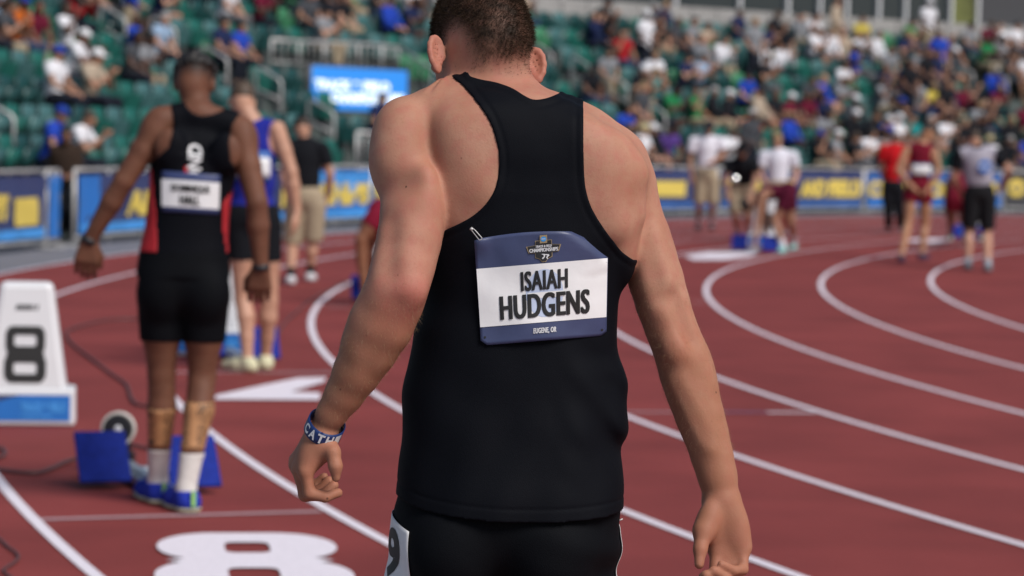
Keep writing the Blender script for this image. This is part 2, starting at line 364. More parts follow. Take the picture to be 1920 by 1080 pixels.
# ------------------------------------------------------------------ ground, track, markings
def annulus(name, r0, r1, z, mt, parent=None, a0=0, a1=2*math.pi, n=720, nr=1):
    V = []; F = []
    for i in range(n+1):
        a = a0+(a1-a0)*i/n
        for j in range(nr+1): V.append(pol(r0+(r1-r0)*j/nr, a, z))
    for i in range(n):
        for j in range(nr):
            b = i*(nr+1)+j; F.append((b, b+1, b+nr+2, b+nr+1))
    me = bpy.data.meshes.new(name); me.from_pydata([tuple(v) for v in V], [], F); me.update(); me.materials.append(mt)
    return link(bpy.data.objects.new(name, me), parent)
def flat(name, pts, z, mt, parent=None):
    me = bpy.data.meshes.new(name); me.from_pydata([(p[0], p[1], z) for p in pts], [], [tuple(range(len(pts)))]); me.update(); me.materials.append(mt)
    if me.polygons[0].normal.z < 0: me.flip_normals()
    return link(bpy.data.objects.new(name, me), parent)
me = bpy.data.meshes.new('ground'); me.from_pydata([(-900, -900, -.012), (900, -900, -.012), (900, 900, -.012), (-900, 900, -.012)], [], [(0, 1, 2, 3)]); me.materials.append(M_GREY)
tag(link(bpy.data.objects.new('ground', me)), 'grey asphalt apron around the running track', kind='structure')
track = tag(annulus('running_track', 33.0, R0+1.22*9+.025, -.005, M_TRACK, nr=8), 'red rubber running track of nine lanes', kind='structure')
me = bpy.data.meshes.new('infield'); P = [pol(33.0, 2*math.pi*i/180, -.006) for i in range(180)]; me.from_pydata([tuple(p) for p in P], [], [tuple(range(180))]); me.materials.append(M_TURF)
tag(link(bpy.data.objects.new('infield', me)), 'green turf infield inside the bend', kind='structure')
for k in range(10):
    annulus('lane_line', R0+1.22*k-.025, R0+1.22*k+.025, 0, M_LINE, track)
def bar(p, q, wd, mt, name, z=0.0):
    a, b = gpx(*p), gpx(*q); n = Vector((-(b-a).y, (b-a).x, 0)).normalized()*wd/2
    return flat(name, [a+n, b+n, b-n, a-n], z, mt, track)
bar((72, 973), (602, 958), .055, M_LINE2, 'start_line', -.001)
bar((325, 697.5), (640, 697.5), .06, M_LINE2, 'start_line', -.001)
bar((1160, 772), (1362, 772), .05, M_LINE2, 'start_line', -.001); bar((1362, 772), (1438, 772.5), .05, M_VIOLET, 'start_line', -.001); bar((1438, 772.5), (1528, 773), .05, M_LINE, 'start_line', -.001)
bar((1300, 566), (1322, 567), .06, M_LINE2, 'start_line', -.001); bar((612, 575), (655, 575), .06, M_LINE2, 'start_line', -.001)
flat('break_mark', [gpx(*p) for p in ((404, 742), (500, 721), (560, 709), (612, 708), (608, 716), (545, 735), (600, 737), (600, 750), (404, 749))], .002, M_LINE, track)
flat('break_mark', [gpx(*p) for p in ((1284, 480), (1330, 473), (1425, 473), (1405, 481), (1360, 487), (1300, 487))], .002, M_LINE, track)
flat('break_mark', [gpx(*p) for p in ((1690, 452), (1722, 447), (1790, 449), (1750, 455))], .002, M_LINE, track)
# big painted lane number 8
def rrect(cx, cy, hx, hy, r, n=8):
    out = []
    for (sx, sy, a0) in ((1, 1, 0), (-1, 1, 90), (-1, -1, 180), (1, -1, 270)):
        for i in range(n+1):
            a = math.radians(a0+90*i/n); out.append((cx+sx*(hx-r)+r*math.cos(a), cy+sy*(hy-r)+r*math.sin(a)))
    return out
def eight_geo(top, bot, holes, waist):
    """figure 8 from two rounded bowls joined at a pinched waist"""
    cu = bpy.data.curves.new('8', 'CURVE'); cu.dimensions = '2D'; cu.fill_mode = 'BOTH'
    def spl(pts):
        s = cu.splines.new('POLY'); s.points.add(len(pts)-1); s.use_cyclic_u = True
        for p, q in zip(s.points, pts): p.co = (q[0], q[1], 0, 1)
    tp = sorted([p for p in rrect(*top) if p[1] > .03], key=lambda p: (math.atan2(p[1]-top[1], p[0])+math.pi/2) % (2*math.pi))
    bt = sorted([p for p in rrect(*bot) if p[1] < -.03], key=lambda p: (math.atan2(p[1]-bot[1], p[0])-math.pi/2) % (2*math.pi))
    spl([(waist, 0)]+tp+[(-waist, 0)]+bt)
    for h in holes: spl(rrect(*h))
    o = bpy.data.objects.new('8', cu); S.collection.objects.link(o); me = bpy.data.meshes.new_from_object(o.evaluated_get(bpy.context.evaluated_depsgraph_get())); bpy.data.objects.remove(o); return me
def lane_eight():
    me = eight_geo((0, .33, .5, .34, .33), (0, -.34, .52, .35, .33), [(0, .30, .125, .13, .06), (0, -.31, .135, .13, .06)], .455)
    c = gpx(470, 1051); t = (gpx(485, 1106)-gpx(455, 996)); L = t.length; ay = -t.normalized(); axx = (gpx(645, 1051)-gpx(297, 1051))
    for v in me.vertices: v.co = c+axx*v.co.x+ay*(v.co.y*L/1.37)+Vector((0, 0, .003))
    me.materials.append(M_LINE); link(bpy.data.objects.new('lane_number', me), track)
lane_eight()
# ------------------------------------------------------------------ grandstand round the outside of the bend
ROW_R, ROW_DR, ROW_Z, ROW_DZ, NROW = 50.0, .90, .55, .44, 8
A_HI, A_LO = theta(-160, 54), theta(2080, 54); EXT = .38; WR_ = ROW_R+ROW_DR*NROW-.45
def face(p):   # rotation that turns local +Y towards the centre of the bend
    return math.atan2(CY-p[1], CX-p[0])-math.pi/2
def rowpos(px, py):
    best = None
    for i in range(0, 96):
        f = i/10; r = ROW_R+ROW_DR*f; th = theta(px, r); q = proj(pol(r, th, ROW_Z+ROW_DZ*f)); e = abs(q[1]-py)
        if best is None or e < best[0]: best = (e, f, th)
    return best[1], best[2]
stand = tag(empty('grandstand', pol(49.6, theta(960, 50))), 'stepped concrete grandstand curving round the outside of the bend', 'grandstand')
sb = Vector(stand.location)
def ring(name, prof, mt, parent, a0, a1, n=200, base=sb):
    V = []; F = []; m = len(prof)
    for i in range(n+1):
        a = a0+(a1-a0)*i/n
        for (r, z) in prof: V.append(tuple(pol(r, a, z)-base))
    for i in range(n):
        for j in range(m-1): b = i*m+j; F.append((b, b+m, b+m+1, b+1))
    me = bpy.data.meshes.new(name); me.from_pydata(V, [], F); me.update(); me.materials.append(mt); return link(bpy.data.objects.new(name, me), parent)
M_STEP = mat('stand_concrete', (.085, .105, .10, 1), .85, noise=.2, nscale=5, bump=.3, bscale=40)
prof = [(49.5, -.02)]
for i in range(NROW): r = ROW_R+ROW_DR*i; prof += [(r-.45, ROW_Z+ROW_DZ*i), (r+.45, ROW_Z+ROW_DZ*i)]
prof.append((WR_, -.02)); ring('terrace', prof, M_STEP, stand, A_LO-EXT, A_HI+EXT, 260)
for k, a in enumerate((A_LO-EXT, A_HI+EXT)):
    me = bpy.data.meshes.new('end_wall'); me.from_pydata([tuple(pol(r, a, z)-sb) for r, z in prof], [], [tuple(range(len(prof)))]); me.materials.append(M_CONC); link(bpy.data.objects.new('end_wall', me), stand)
WR = ROW_R+ROW_DR*NROW-.44; WZ = ROW_Z+ROW_DZ*(NROW-1)
wall = tag(empty('concrete_wall', pol(WR, theta(960, WR), WZ)), 'pale concrete parapet wall behind the top row of seats', 'wall')
ring('wall_panel', [(WR+.002, WZ-.3), (WR+.002, WZ+1.22), (WR+.30, WZ+1.22), (WR+2.6, WZ+1.15)], M_CONC, wall, A_LO-EXT, A_HI+EXT, base=Vector(wall.location))
for i in range(60):
    a = A_LO-.1+(A_HI-A_LO+.2)*i/59; p = pol(WR-.004, a, WZ+.60)-Vector(wall.location); MB().box(p, (.02, .012, 1.20), Matrix.Rotation(face(pol(WR, a)), 3, 'Z')).build('wall_joint', M_DK, wall)
# glazed concourse above the wall on the right
M_GLASS = mat('dark_glass', (.02, .028, .035, 1), .08, spec=.6); M_MULL = mat('white_mullion', (.62, .63, .64, 1), .5); M_LIT_PANE = mat('lit_interior_tint', (.11, .12, .03, 1), .6, noise=.4, nscale=2)  # last one: lit interior behind the glass, painted as a yellow-green pane colour
con = tag(empty('concourse_glazing', pol(59, theta(1500, 61), WZ+.5)), 'dark glazed concourse front with white mullions above the wall', 'windows'); cb = Vector(con.location)
edges = [700, 1050, 1260, 1380, 1470, 1530, 1580, 1640, 1690, 1735, 1775, 1825, 1930, 2080]
for a, b in zip(edges[:-1], edges[1:]):
    mt = M_LIT_PANE if a == 1775 else (M_DK if a in (1825, 1930, 700) else M_GLASS); r = 59.0
    ring('glass_pane', [(r, WZ+1.0), (r, WZ+3.4)], mt, con, theta(b, r), theta(a, r), 6, cb)
for a in edges[1:-1]:
    p = pol(58.93, theta(a, 58.9), WZ+2.25)-cb; MB().box(p, (.08, .10, 2.25), Matrix.Rotation(face(pol(59, theta(a, 59))), 3, 'Z')).build('mullion', M_MULL, con)
ring('sill', [(60.85, WZ+.50), (60.85, WZ+.60), (59.05, WZ+.60)], M_MULL, con, theta(2080, 60.9), theta(1050, 60.9), 40, cb)
# ---- seats
M_SEATS = [mat('seat_%s' % n, c, .38, noise=.06, nscale=5, spec=.55) for n, c in (('dark', (.010, .056, .054, 1)), ('mid', (.014, .122, .096, 1)), ('teal', (.055, .145, .145, 1)), ('light', (.055, .22, .110, 1)))]  # teal ones: green seats with the sky's sheen put into the base colour
SEATC = ['dark green', 'mid green', 'sheen-tinted green', 'light green']
def seat_meshes():
    V = []; F = []; n, m = 4, 3   # backrest: gently dished shell
    for side in (0, 1):
        for i in range(n+1):
            for j in range(m+1):
                u, v = i/n-.5, j/m; wv = .46*(1-.06*v*v); V.append((u*wv, -.20-.05*v-.035*(1-4*u*u)*.8-.02*side, .40+.46*v-.02*(4*u*u)*(v > .9)))
    N = (n+1)*(m+1)
    for i in range(n):
        for j in range(m):
            a = i*(m+1)+j; F.append((a, a+1, a+m+2, a+m+1)); F.append((N+a, N+a+m+1, N+a+m+2, N+a+1))
    for i in range(n):
        a = i*(m+1); F.append((a, a+m+1, N+a+m+1, N+a)); a += m; F.append((a, N+a, N+a+m+1, a+m+1))
    for j in range(m): F.append((j, N+j, N+j+1, j+1)); a = n*(m+1)+j; F.append((a, a+1, N+a+1, N+a))
    back = bpy.data.meshes.new('backrest'); back.from_pydata(V, [], F); back.update(); back.polygons.foreach_set('use_smooth', [True]*len(F))
    pan = MB().box((0, -.135, .52), (.43, .05, .30), Matrix.Rotation(math.radians(-14), 3, 'X')).mesh('seat_pan')
    leg = MB().box((0, -.20, .22), (.06, .06, .44)).box((0, -.16, .42), (.40, .04, .03)).mesh('bracket')
    return back, pan, leg
SEAT = seat_meshes(); SEATM = {}
for ci in range(4):
    out = []
    for k, me in enumerate(SEAT):
        c = me.copy(); c.materials.append(M_SEATS[ci] if k < 2 else M_DK); out.append(c)
    SEATM[ci] = out
AISLES = []
for (px, py) in ((1245, 288), (1888, 212), (622, 305), (28, 335)):
    f, th = rowpos(px, py); AISLES.append(th)
BOARD_A = (theta(580, 53.2), theta(752, 53.2))
ORD = ['front', 'second', 'third', 'fourth', 'fifth', 'sixth', 'seventh', 'top']
NTH = ['first', 'second', 'third', 'fourth', 'fifth', 'sixth', 'seventh', 'eighth', 'ninth', 'tenth', 'eleventh', 'twelfth']
def zone(px):
    return ('far left' if px < 210 else 'left of video board' if px < 560 else 'near video board' if px < 800 else 'behind foreground athlete' if px < 1090 else
            'by middle stairs' if px < 1290 else 'right of middle stairs' if px < 1480 else 'right block centre' if px < 1690 else 'by right stairs' if px < 1800 else 'far right')
def label_set(items):
    """items: (key, px, object, category, group); alike ones are told apart by their order along the row"""
    D = {}
    for it in items: D.setdefault(it[0], []).append(it)
    for k, L in D.items():
        L.sort(key=lambda t: t[1])
        for n, t in enumerate(L):
            lab = k if len(L) == 1 else k+', '+('leftmost' if n == 0 else 'rightmost' if n == len(L)-1 else NTH[min(n, 11)]+' from left')
            tag(t[2], lab, t[3], t[4])
places = []; far_seats = []
for i in range(NROW):
    r = ROW_R+ROW_DR*i+.12; n = int((A_HI-A_LO)*r/.55); ne = int(EXT*r/.55)-1
    for k in list(range(-ne, 0))+list(range(n, n+ne)): far_seats.append(pol(r, A_LO+(k+.5*(i % 2))*.55/r, ROW_Z+ROW_DZ*i))
    for k in range(n):
        th = A_LO+(k+.5*(i % 2))*.55/r
        if any(abs(th-a)*r < .50 for a in AISLES): continue
        p = pol(r, th, ROW_Z+ROW_DZ*i); px, py, f = proj(p+Vector((0, 0, .6)))
        if px < -50 or px > 1975 or py < -45: far_seats.append(p); continue
        if min(BOARD_A)-.012 < th < max(BOARD_A)+.012 and 2 <= i <= 4: continue
        places.append((i, th, p, px, py, f))
def occupancy(px, py, i):
    if px < 210: return .30 if py > 190 else (.10 if py > 90 else .27)
    if px < 480: return .16 if py > 90 else .26
    if px < 800: return .0 if (py > 120 and 545 < px < 790) else .05 if py > 60 else .6
    if px < 1090: return .15
    if px < 1290: return .38 if px < 1130 else .5
    if px < 1480: return .62
    if px < 1690: return .58
    return .78
cand = [(q, rng.random()/max(occupancy(q[3], q[4], q[0]), .01)) for q in places]
taken = sorted([c for c in cand if c[1] < 1], key=lambda c: c[1])[:270]; taken_ids = {id(c[0]) for c in taken}
empties = [q for q in places if id(q) not in taken_ids]
empties.sort(key=lambda q: q[5]); solo = empties[:300]; rest = empties[300:]
def seat_color(i, th): return int(rng.choice(4, p=[.28, .30, .29, .13]))
stuffV, stuffF, stuffM = [], [], []; nV = 0
seat_items = []
for q in solo:
    i, th, p, px, py, f = q; ci = seat_color(i, th); o = empty('stadium_seat', p, face(p))
    seat_items.append(('empty %s seat, %s row, %s' % (SEATC[ci], ORD[i], zone(px)), px, o, 'seat', 'empty green stadium seats'))
    for nm, me in zip(('backrest', 'seat_pan', 'bracket'), SEATM[ci]): link(bpy.data.objects.new(nm, me), o)
label_set(seat_items)
def add_stuff(p, ci):
    global nV
    R = Matrix.Rotation(face(p), 3, 'Z')
    for k, me in enumerate(SEAT):
        for v in me.vertices: stuffV.append(tuple(R @ v.co+p))
        for po in me.polygons: stuffF.append(tuple(j+nV for j in po.vertices)); stuffM.append(ci if k < 2 else 4)
        nV += len(me.vertices)
for p in far_seats: add_stuff(p, seat_color(0, 0))
for q in rest: add_stuff(q[2], seat_color(q[0], q[1]))
for c in taken: add_stuff(c[0][2], seat_color(c[0][0], 0))
me = bpy.data.meshes.new('distant_seats'); me.from_pydata(stuffV, [], stuffF); me.update()
for m_ in M_SEATS+[M_DK]: me.materials.append(m_)
me.polygons.foreach_set('material_index', stuffM); me.polygons.foreach_set('use_smooth', [True]*len(stuffF))
tag(link(bpy.data.objects.new('distant_seats', me)), 'remaining rows of green stadium seats further round the stand', 'seats', kind='stuff')
# ---- stair handrails
def handrail(px, py, label):
    f, th = rowpos(px, py); r = ROW_R+ROW_DR*f; p = pol(r, th, ROW_Z+ROW_DZ*f); o = tag(empty('stair_handrail', p, face(p)), label, 'handrail', 'steel handrails on the stand stairs')
    pts = [(0, .0, -.05), (0, .0, .78), (0, -.04, .86), (0, -.12, .90), (0, -.42, 1.05), (0, -.50, 1.07), (0, -.55, 1.0), (0, -.55, .2)]
    MB().tube(pts, .026, 8).build('hoop', M_STEEL, o, True); MB().tube([(0, 0, .48), (0, -.55, .70)], .02, 8).build('mid_rail', M_STEEL, o, True)
HR_ = [(1031, 172, 'uppermost'), (1103, 196, 'second'), (1173, 230, 'third'), (1246, 284, 'lowest')]
for px, py, w_ in HR_: handrail(px, py, 'steel stair handrail, %s of the four on the middle stairs' % w_)
for px, py, w_ in ((1706, 118, 'uppermost'), (1762, 150, 'second'), (1820, 198, 'third'), (1884, 210, 'lowest')): handrail(px, py, 'steel stair handrail, %s of the four on the right-hand stairs' % w_)
for px, py, w_ in ((232, 124, 'uppermost'), (326, 142, 'second'), (424, 198, 'third'), (525, 240, 'fourth'), (625, 300, 'lowest')): handrail(px, py, 'steel stair handrail, %s of the five descending left of the video board' % w_)
handrail(25, 332, 'steel stair handrail at the left edge just behind the fence')
# ---- video board and the guard railing over it
br = 53.2; q0 = proj(pol(br, theta(665, br), 3.0)); zz = lambda py, r=br, px=665: CAMH+(0 if False else (ray(px, py).z)*(lambda p: math.hypot(p.x, p.y)/math.hypot(ray(px, py).x, ray(px, py).y))(pol(r, theta(px, r))))
zt_, zb_ = zz(128), zz(207); bd = tag(empty('video_board', pol(br, theta(665, br), zb_)), 'bright blue video board with white lettering set among the seats', 'screen'); bbs = Vector(bd.location)
def brd(off):
    return lambda u, v: pol(br-off, theta(577+(756-577)*u, br), zb_+(zt_-zb_)*v)-bbs
M_SCR = emit_mat('screen_blue', (.02, .30, .95, 1), .85); M_SCW = emit_mat('screen_white', (.85, .95, 1, 1), 1.25)
sheet('screen', brd(.06), M_SCR, bd, 8, 2); sheet('casing', brd(0), M_DK, bd, 8, 2, box=(-.02, -.06, 1.02, 1.05), thick=.10)
text_obj('lettering', 'TRACK & FIELD', brd(.065), M_SCW, bd, (.03, .46, .82, .70), bold=.07); text_obj('lettering', 'CHAMPIONSHIPS', brd(.065), M_SCW, bd, (.20, .16, .97, .42), bold=.07)
M_SUP = MB(); 
for u in (.15, .85): p = brd(0)(u, 0); M_SUP.tube([p+Vector((0, 0, 0)), p+Vector((0, 0, -(zb_-ROW_Z-ROW_DZ*3)))], .05, 8)
M_SUP.build('support_post', M_DK, bd, True)
def railing(name, pts, label, npick, h0=.0):
    """pts: (px, py_top, py_bottom, r)"""
    P = []
    for (px, yt, yb, r) in pts: P.append((pol(r, theta(px, r), zz(yt, r, px)), pol(r, theta(px, r), zz(yb, r, px))))
    b = P[0][1].copy(); o = tag(empty(name, b), label, 'railing'); m = MB(); m.tube([p[0]-b for p in P], .030, 8); m.build('top_rail', M_STEEL, o, True)
    MB().tube([p[0].lerp(p[1], .93)-b for p in P], .014, 8).build('bottom_rail', M_STEEL, o, True)
    for p in P: MB().tube([p[0]-b, p[1]-b], .028, 8).build('post', M_STEEL, o, True)
    for i in range(len(P)-1):
        for k in range(1, npick): t = k/npick; MB().tube([P[i][0].lerp(P[i+1][0], t)-b, P[i][0].lerp(P[i+1][0], t).lerp(P[i][1].lerp(P[i+1][1], t), .93)-b], .010, 6).build('picket', M_STEEL, o, True)
    return o
railing('guard_railing', [(505, 74, 118, 54.2), (557, 77, 122, 54.2), (603, 79, 124, 54.2), (626, 80, 125, 54.2), (668, 82, 128, 54.2), (712, 85, 131, 54.2), (742, 88, 134, 54.2)], 'steel guard railing with pickets along the top of the video board', 4)
railing('sloping_railing', [(744, 88, 134, 54.2), (806, 128, 180, 53.0), (850, 160, 215, 52.2)], 'steel railing sloping down to the right of the video board', 3)
railing('entry_railing', [(668, 248, 322, 49.9), (712, 250, 322, 49.9), (760, 252, 322, 49.9)], 'low steel entry railing behind the athlete\'s left shoulder', 5)
# ---- crowd barriers with printed banners
FR = 48.75
M_BLUEGRAD = mat('print_sky_blue', (.06, .30, .72, 1), .5, noise=.25, nscale=2.5); M_MIDB = mat('print_mid_blue', (.035, .12, .36, 1), .5, noise=.25, nscale=2.5)
def barrier(p0, p1, mt, label, prints=(), strip=None):
    a0, a1 = theta(p0, FR), theta(p1, FR); base = pol(FR, (a0+a1)/2); o = tag(empty('crowd_barrier', base), label, 'barrier', 'printed crowd barriers round the outside of the track')
    U = lambda px: (px-p0)/(p1-p0)
    def fn(off): return lambda u, v: pol(FR-off, theta(p0+(p1-p0)*u, FR), v)-base
    n = max(2, int(abs(a1-a0)*FR/.6)); m = MB()
    for z in (.98, .10): MB().tube([fn(0)(i/n, z) for i in range(n+1)], .024, 8).build('rail', M_STEEL, o, True)
    for i in range(0, n+1, max(1, n//2)): MB().tube([fn(0)(min(i/n, 1), 0.0), fn(0)(min(i/n, 1), .98)], .024, 8).build('post', M_STEEL, o, True)
    for i in (0, n): p = fn(0)(i/n, .015); MB().box(p, (.06, .5, .03), Matrix.Rotation(face(base), 3, 'Z')).build('foot', M_STEEL, o)
    def wav(off): return lambda u, v: pol(FR-off-.012*math.sin(31*u*abs(p1-p0)/200+3*v)-.008*math.sin(13*v+9*u), theta(p0+(p1-p0)*u, FR), .14+.78*v)-base
    bn = sheet('banner', wav(.035), mt, o, max(6, 2*n), 6, box=(.01, 0, .99, 1)); bo_ = wav(.055)
    if strip: sheet('banner_stripe', wav(.045), strip, bn, max(6, 2*n), 2, box=(.012, .015, .988, .17))
    for kind, x0, x1, v0, v1, arg in prints:
        if kind == 't': text_obj('lettering', arg, bo_, M_YEL, bn, (U(x0), v0, U(x1), v1), bold=.07, shear=.12)
        elif kind == 'b': sheet('logo_box', bo_, M_YEL, bn, 4, 3, box=(U(x0), v0, U(x1), v1))
        elif kind == 'm': sheet('blue_panel', wav(.045), arg, bn, 6, 4, box=(U(x0), v0, U(x1), v1))
        elif kind == 'c':
            cx, cv, ru, rv = (U(x0)+U(x1))/2, (v0+v1)/2, (U(x1)-U(x0))/2, (v1-v0)/2
            sheet('logo_disc', lambda u, v: bo_(cx+ru*v*math.cos(6.2832*u), cv+rv*v*math.sin(6.2832*u)), M_YEL, bn, 24, 2)
            text_obj('lettering', 'NCAA', wav(.07), M_NAVY, bn, (U(x0)+.3*ru, cv-.25*rv, U(x1)-.3*ru, cv+.2*rv), bold=.04)
barrier(-110, 84, M_NAVY, 'navy crowd barrier with yellow square logo at the left edge', [('t', -110, 7, .32, .74, 'CHAMPIONSHIPS'), ('b', 20, 66, .22, .66, 0)], M_BLUEGRAD)
barrier(87, 110, M_PRINTB, 'narrow bright blue crowd barrier left of the gap in the fence')
barrier(140, 300, M_NAVY, 'navy and bright blue crowd barrier right of the fence gap by the left athlete', [('m', 142, 182, .02, .98, M_PRINTB), ('t', 228, 330, .26, .70, 'AND')], M_BLUEGRAD)
barrier(303, 556, M_NAVY, 'navy crowd barrier mostly hidden behind the two athletes on the left', [('t', 335, 470, .28, .70, 'FIELD')], M_BLUEGRAD)
barrier(559, 695, M_PRINTB, 'sky blue crowd barrier with yellow letters beside the man in khaki shorts', [('m', 561, 692, .55, .95, M_BLUEGRAD), ('t', 520, 688, .27, .74, 'PIONSHIPS')], M_BLUEGRAD)
barrier(698, 955, M_PRINTB, 'sky blue crowd barrier behind the foreground athlete\'s left arm', [('b', 700, 745, .42, .74, 0)], M_BLUEGRAD)
barrier(958, 1215, M_NAVY, 'navy crowd barrier behind the foreground athlete\'s back')
barrier(1218, 1345, M_NAVY, 'navy crowd barrier with yellow box logo left of the official in white', [('b', 1222, 1284, .32, .72, 0)], M_MIDB)
barrier(1348, 1619, M_NAVY, 'navy crowd barrier lettered track and field behind the bending group', [('t', 1352, 1490, .28, .76, 'TRACK'), ('t', 1497, 1546, .28, .76, 'AND'), ('t', 1549, 1615, .28, .76, 'FIELD')], M_MIDB)
barrier(1622, 1880, M_MIDB, 'blue crowd barrier behind the maroon runner and the man in grey vest', [('t', 1626, 1868, .28, .74, 'CHAMPIONSHIPS')], M_PRINTB)
barrier(1883, 2010, M_DK, 'dark crowd barrier with round yellow logo at the right edge', [('c', 1888, 1922, .30, .84, 0)])
barrier(-420, -113, M_NAVY, 'plain navy crowd barrier running on past the left edge'); barrier(2013, 2260, M_NAVY, 'plain navy crowd barrier running on past the right edge')
# ------------------------------------------------------------------ the athlete in front, seen from behind
M_SKIN = skin_mat('skin_fair', (.475, .245, .165, 1), (.35, .155, .092, 1), (.43, .135, .105, 1), (.032, .018, .011, 1))
M_TANK = mat('black_jersey', (.0028, .0034, .0058, 1), .7, noise=.12, nscale=300, bump=.25, bscale=700, spec=.10)
M_SHORT = mat('black_tights', (.0028, .0034, .005, 1), .75, noise=.12, nscale=300, bump=.3, bscale=500, spec=.10)
M_HAIR = mat('cropped_hair', (.050, .030, .017, 1), .7, spec=.2, noise=.3, nscale=80)
YM = 4.42
def C(px, py, Y, r): return (tuple(pix(px, py, Y)), r*Y/FPX)
def rows(lst): return [(pix(960, py, yc).z, pix(xl, py, yc).x, pix(xr, py, yc).x, yc, b) for (py, xl, xr, yc, b) in lst]
def make_front_athlete():
    base = (0.0, YM, 0.0)
    lo, hi = (-.43, 4.13, -.0), (.43, 4.78, 1.80); h = .0034
    def rot(a, ax='Y'): return np.array(Matrix.Rotation(math.radians(a), 3, ax))
    def trunk(T):
        T.loft(rows([(186, 950, 1030, 4.43, .02), (205, 890, 1090, 4.43, .055), (240, 835, 1150, 4.425, .085), (280, 810, 1180, 4.42, .10), (330, 802, 1190, 4.42, .108), (390, 803, 1188, 4.42, .112), (440, 806, 1172, 4.42, .112),
                     (500, 806, 1158, 4.42, .107), (560, 800, 1150, 4.425, .10), (620, 797, 1146, 4.43, .098), (700, 790, 1150, 4.43, .102), (780, 778, 1153, 4.425, .11), (860, 764, 1157, 4.42, .12), (940, 758, 1156, 4.415, .126), (990, 750, 1158, 4.415, .127), (1040, 756, 1150, 4.42, .11), (1075, 790, 1120, 4.42, .08)]), n=2.35)
        T.chain([C(1000, 222, 4.425, 44), C(925, 150, 4.455, 68)], k=.03)                                            # neck
        T.chain([C(915, 196, 4.425, 46), C(860, 206, 4.42, 50), C(808, 216, 4.41, 52)], k=.03)     # left shoulder slope
        T.chain([C(1000, 216, 4.43, 44), C(1060, 238, 4.435, 48), C(1098, 258, 4.44, 49), C(1135, 280, 4.44, 50)], k=.03)
        T.ell(pix(880, 320, 4.345), (.050, .022, .085), rot(12), k=.035); T.ell(pix(862, 256, 4.375), (.055, .03, .034), rot(-14), k=.045)
        T.ell(pix(1122, 335, 4.345), (.045, .022, .085), rot(-14), k=.035); T.ell(pix(1150, 300, 4.372), (.060, .026, .030), rot(30), k=.055)
        T.cone(pix(1108, 275, 4.352), pix(1150, 420, 4.352), .014, .016, .04); T.cone(pix(1150, 275, 4.368), pix(1190, 400, 4.378), .014, .012, .03)
        T.cone(pix(850, 235, 4.362), pix(905, 350, 4.342), .016, .016, .045)
        T.ell(pix(815, 430, 4.40), (.03, .05, .09), k=.03); T.ell(pix(1165, 430, 4.40), (.03, .05, .09), k=.03)      # lats
        T.ell(pix(975, 245, 4.37), (.10, .04, .06), k=.05)
    T = Field(lo, hi, h); trunk(T)
    T.blur(3)
    # ---- arms
    A = Field(lo, hi, h)
    A.chain([C(762, 248, 4.395, 56), C(762, 300, 4.385, 58), C(770, 350, 4.365, 55), C(771, 400, 4.345, 56), C(765, 450, 4.325, 57), C(755, 500, 4.31, 57), C(746, 533, 4.305, 56), C(735, 566, 4.308, 57), C(716, 610, 4.315, 57), C(692, 656, 4.325, 51), C(669, 698, 4.335, 43.5), C(645, 740, 4.345, 35.5), C(622, 775, 4.352, 28), C(606, 806, 4.36, 23.5)], k=.012)
    A.ell(pix(748, 290, 4.372), (.036, .042, .058), rot(8), k=.03)                                              # deltoid
    A.ell(pix(770, 234, 4.40), (.036, .042, .044), k=.03); A.ell(pix(752, 250, 4.39), (.032, .045, .042), rot(-20), k=.03); A.ell(pix(733, 298, 4.39), (.024, .045, .048), k=.03)
    A.ell(pix(787, 410, 4.32), (.030, .026, .085), rot(6), k=.03); A.ell(pix(768, 547, 4.272), (.020, .014, .018), k=.03)   # triceps, elbow
    A.ell(pix(688, 600, 4.32), (.022, .03, .05), rot(24), k=.025)
    A.chain([C(1160, 302, 4.445, 52), C(1172, 350, 4.445, 53), C(1185, 400, 4.445, 53), C(1203, 445, 4.445, 52), C(1217, 480, 4.445, 49), C(1230, 525, 4.443, 50), C(1243, 570, 4.44, 48.5), C(1257, 612, 4.435, 46.5), C(1270, 645, 4.432, 46), C(1281, 675, 4.43, 48), C(1289, 705, 4.428, 48.5), C(1299, 740, 4.424, 46), C(1312, 780, 4.42, 44), C(1324, 815, 4.415, 40.5), C(1335, 855, 4.41, 38), C(1345, 892, 4.405, 35.5), C(1353, 932, 4.40, 33.5)], k=.012)
    A.ell(pix(1188, 325, 4.435), (.026, .046, .055), rot(-18), k=.025); A.ell(pix(1226, 515, 4.412), (.024, .03, .075), rot(-14), k=.025)
    A.ell(pix(1268, 655, 4.394), (.017, .012, .018), k=.03); A.cone(pix(1275, 715, 4.40), pix(1332, 840, 4.385), .020, .014, .012)
    A.ell(pix(1312, 700, 4.432), (.018, .028, .05), rot(-16), k=.02)
    A.blur(2)
    for (a, b, r, kk) in ((pix(712, 356, 4.318), pix(766, 338, 4.294), .006, .035), (pix(726, 420, 4.279), pix(726, 510, 4.252), .004, .035), (pix(745, 580, 4.238), pix(690, 690, 4.268), .005, .035),
                          (pix(1242, 690, 4.372), pix(1322, 820, 4.362), .006, .02), (pix(1204, 420, 4.380), pix(1240, 560, 4.380), .005, .035), (pix(1268, 560, 4.392), pix(1300, 640, 4.392), .006, .025)): A.cone(a, b, r, r, kk, op='-')
    A.blur(3)
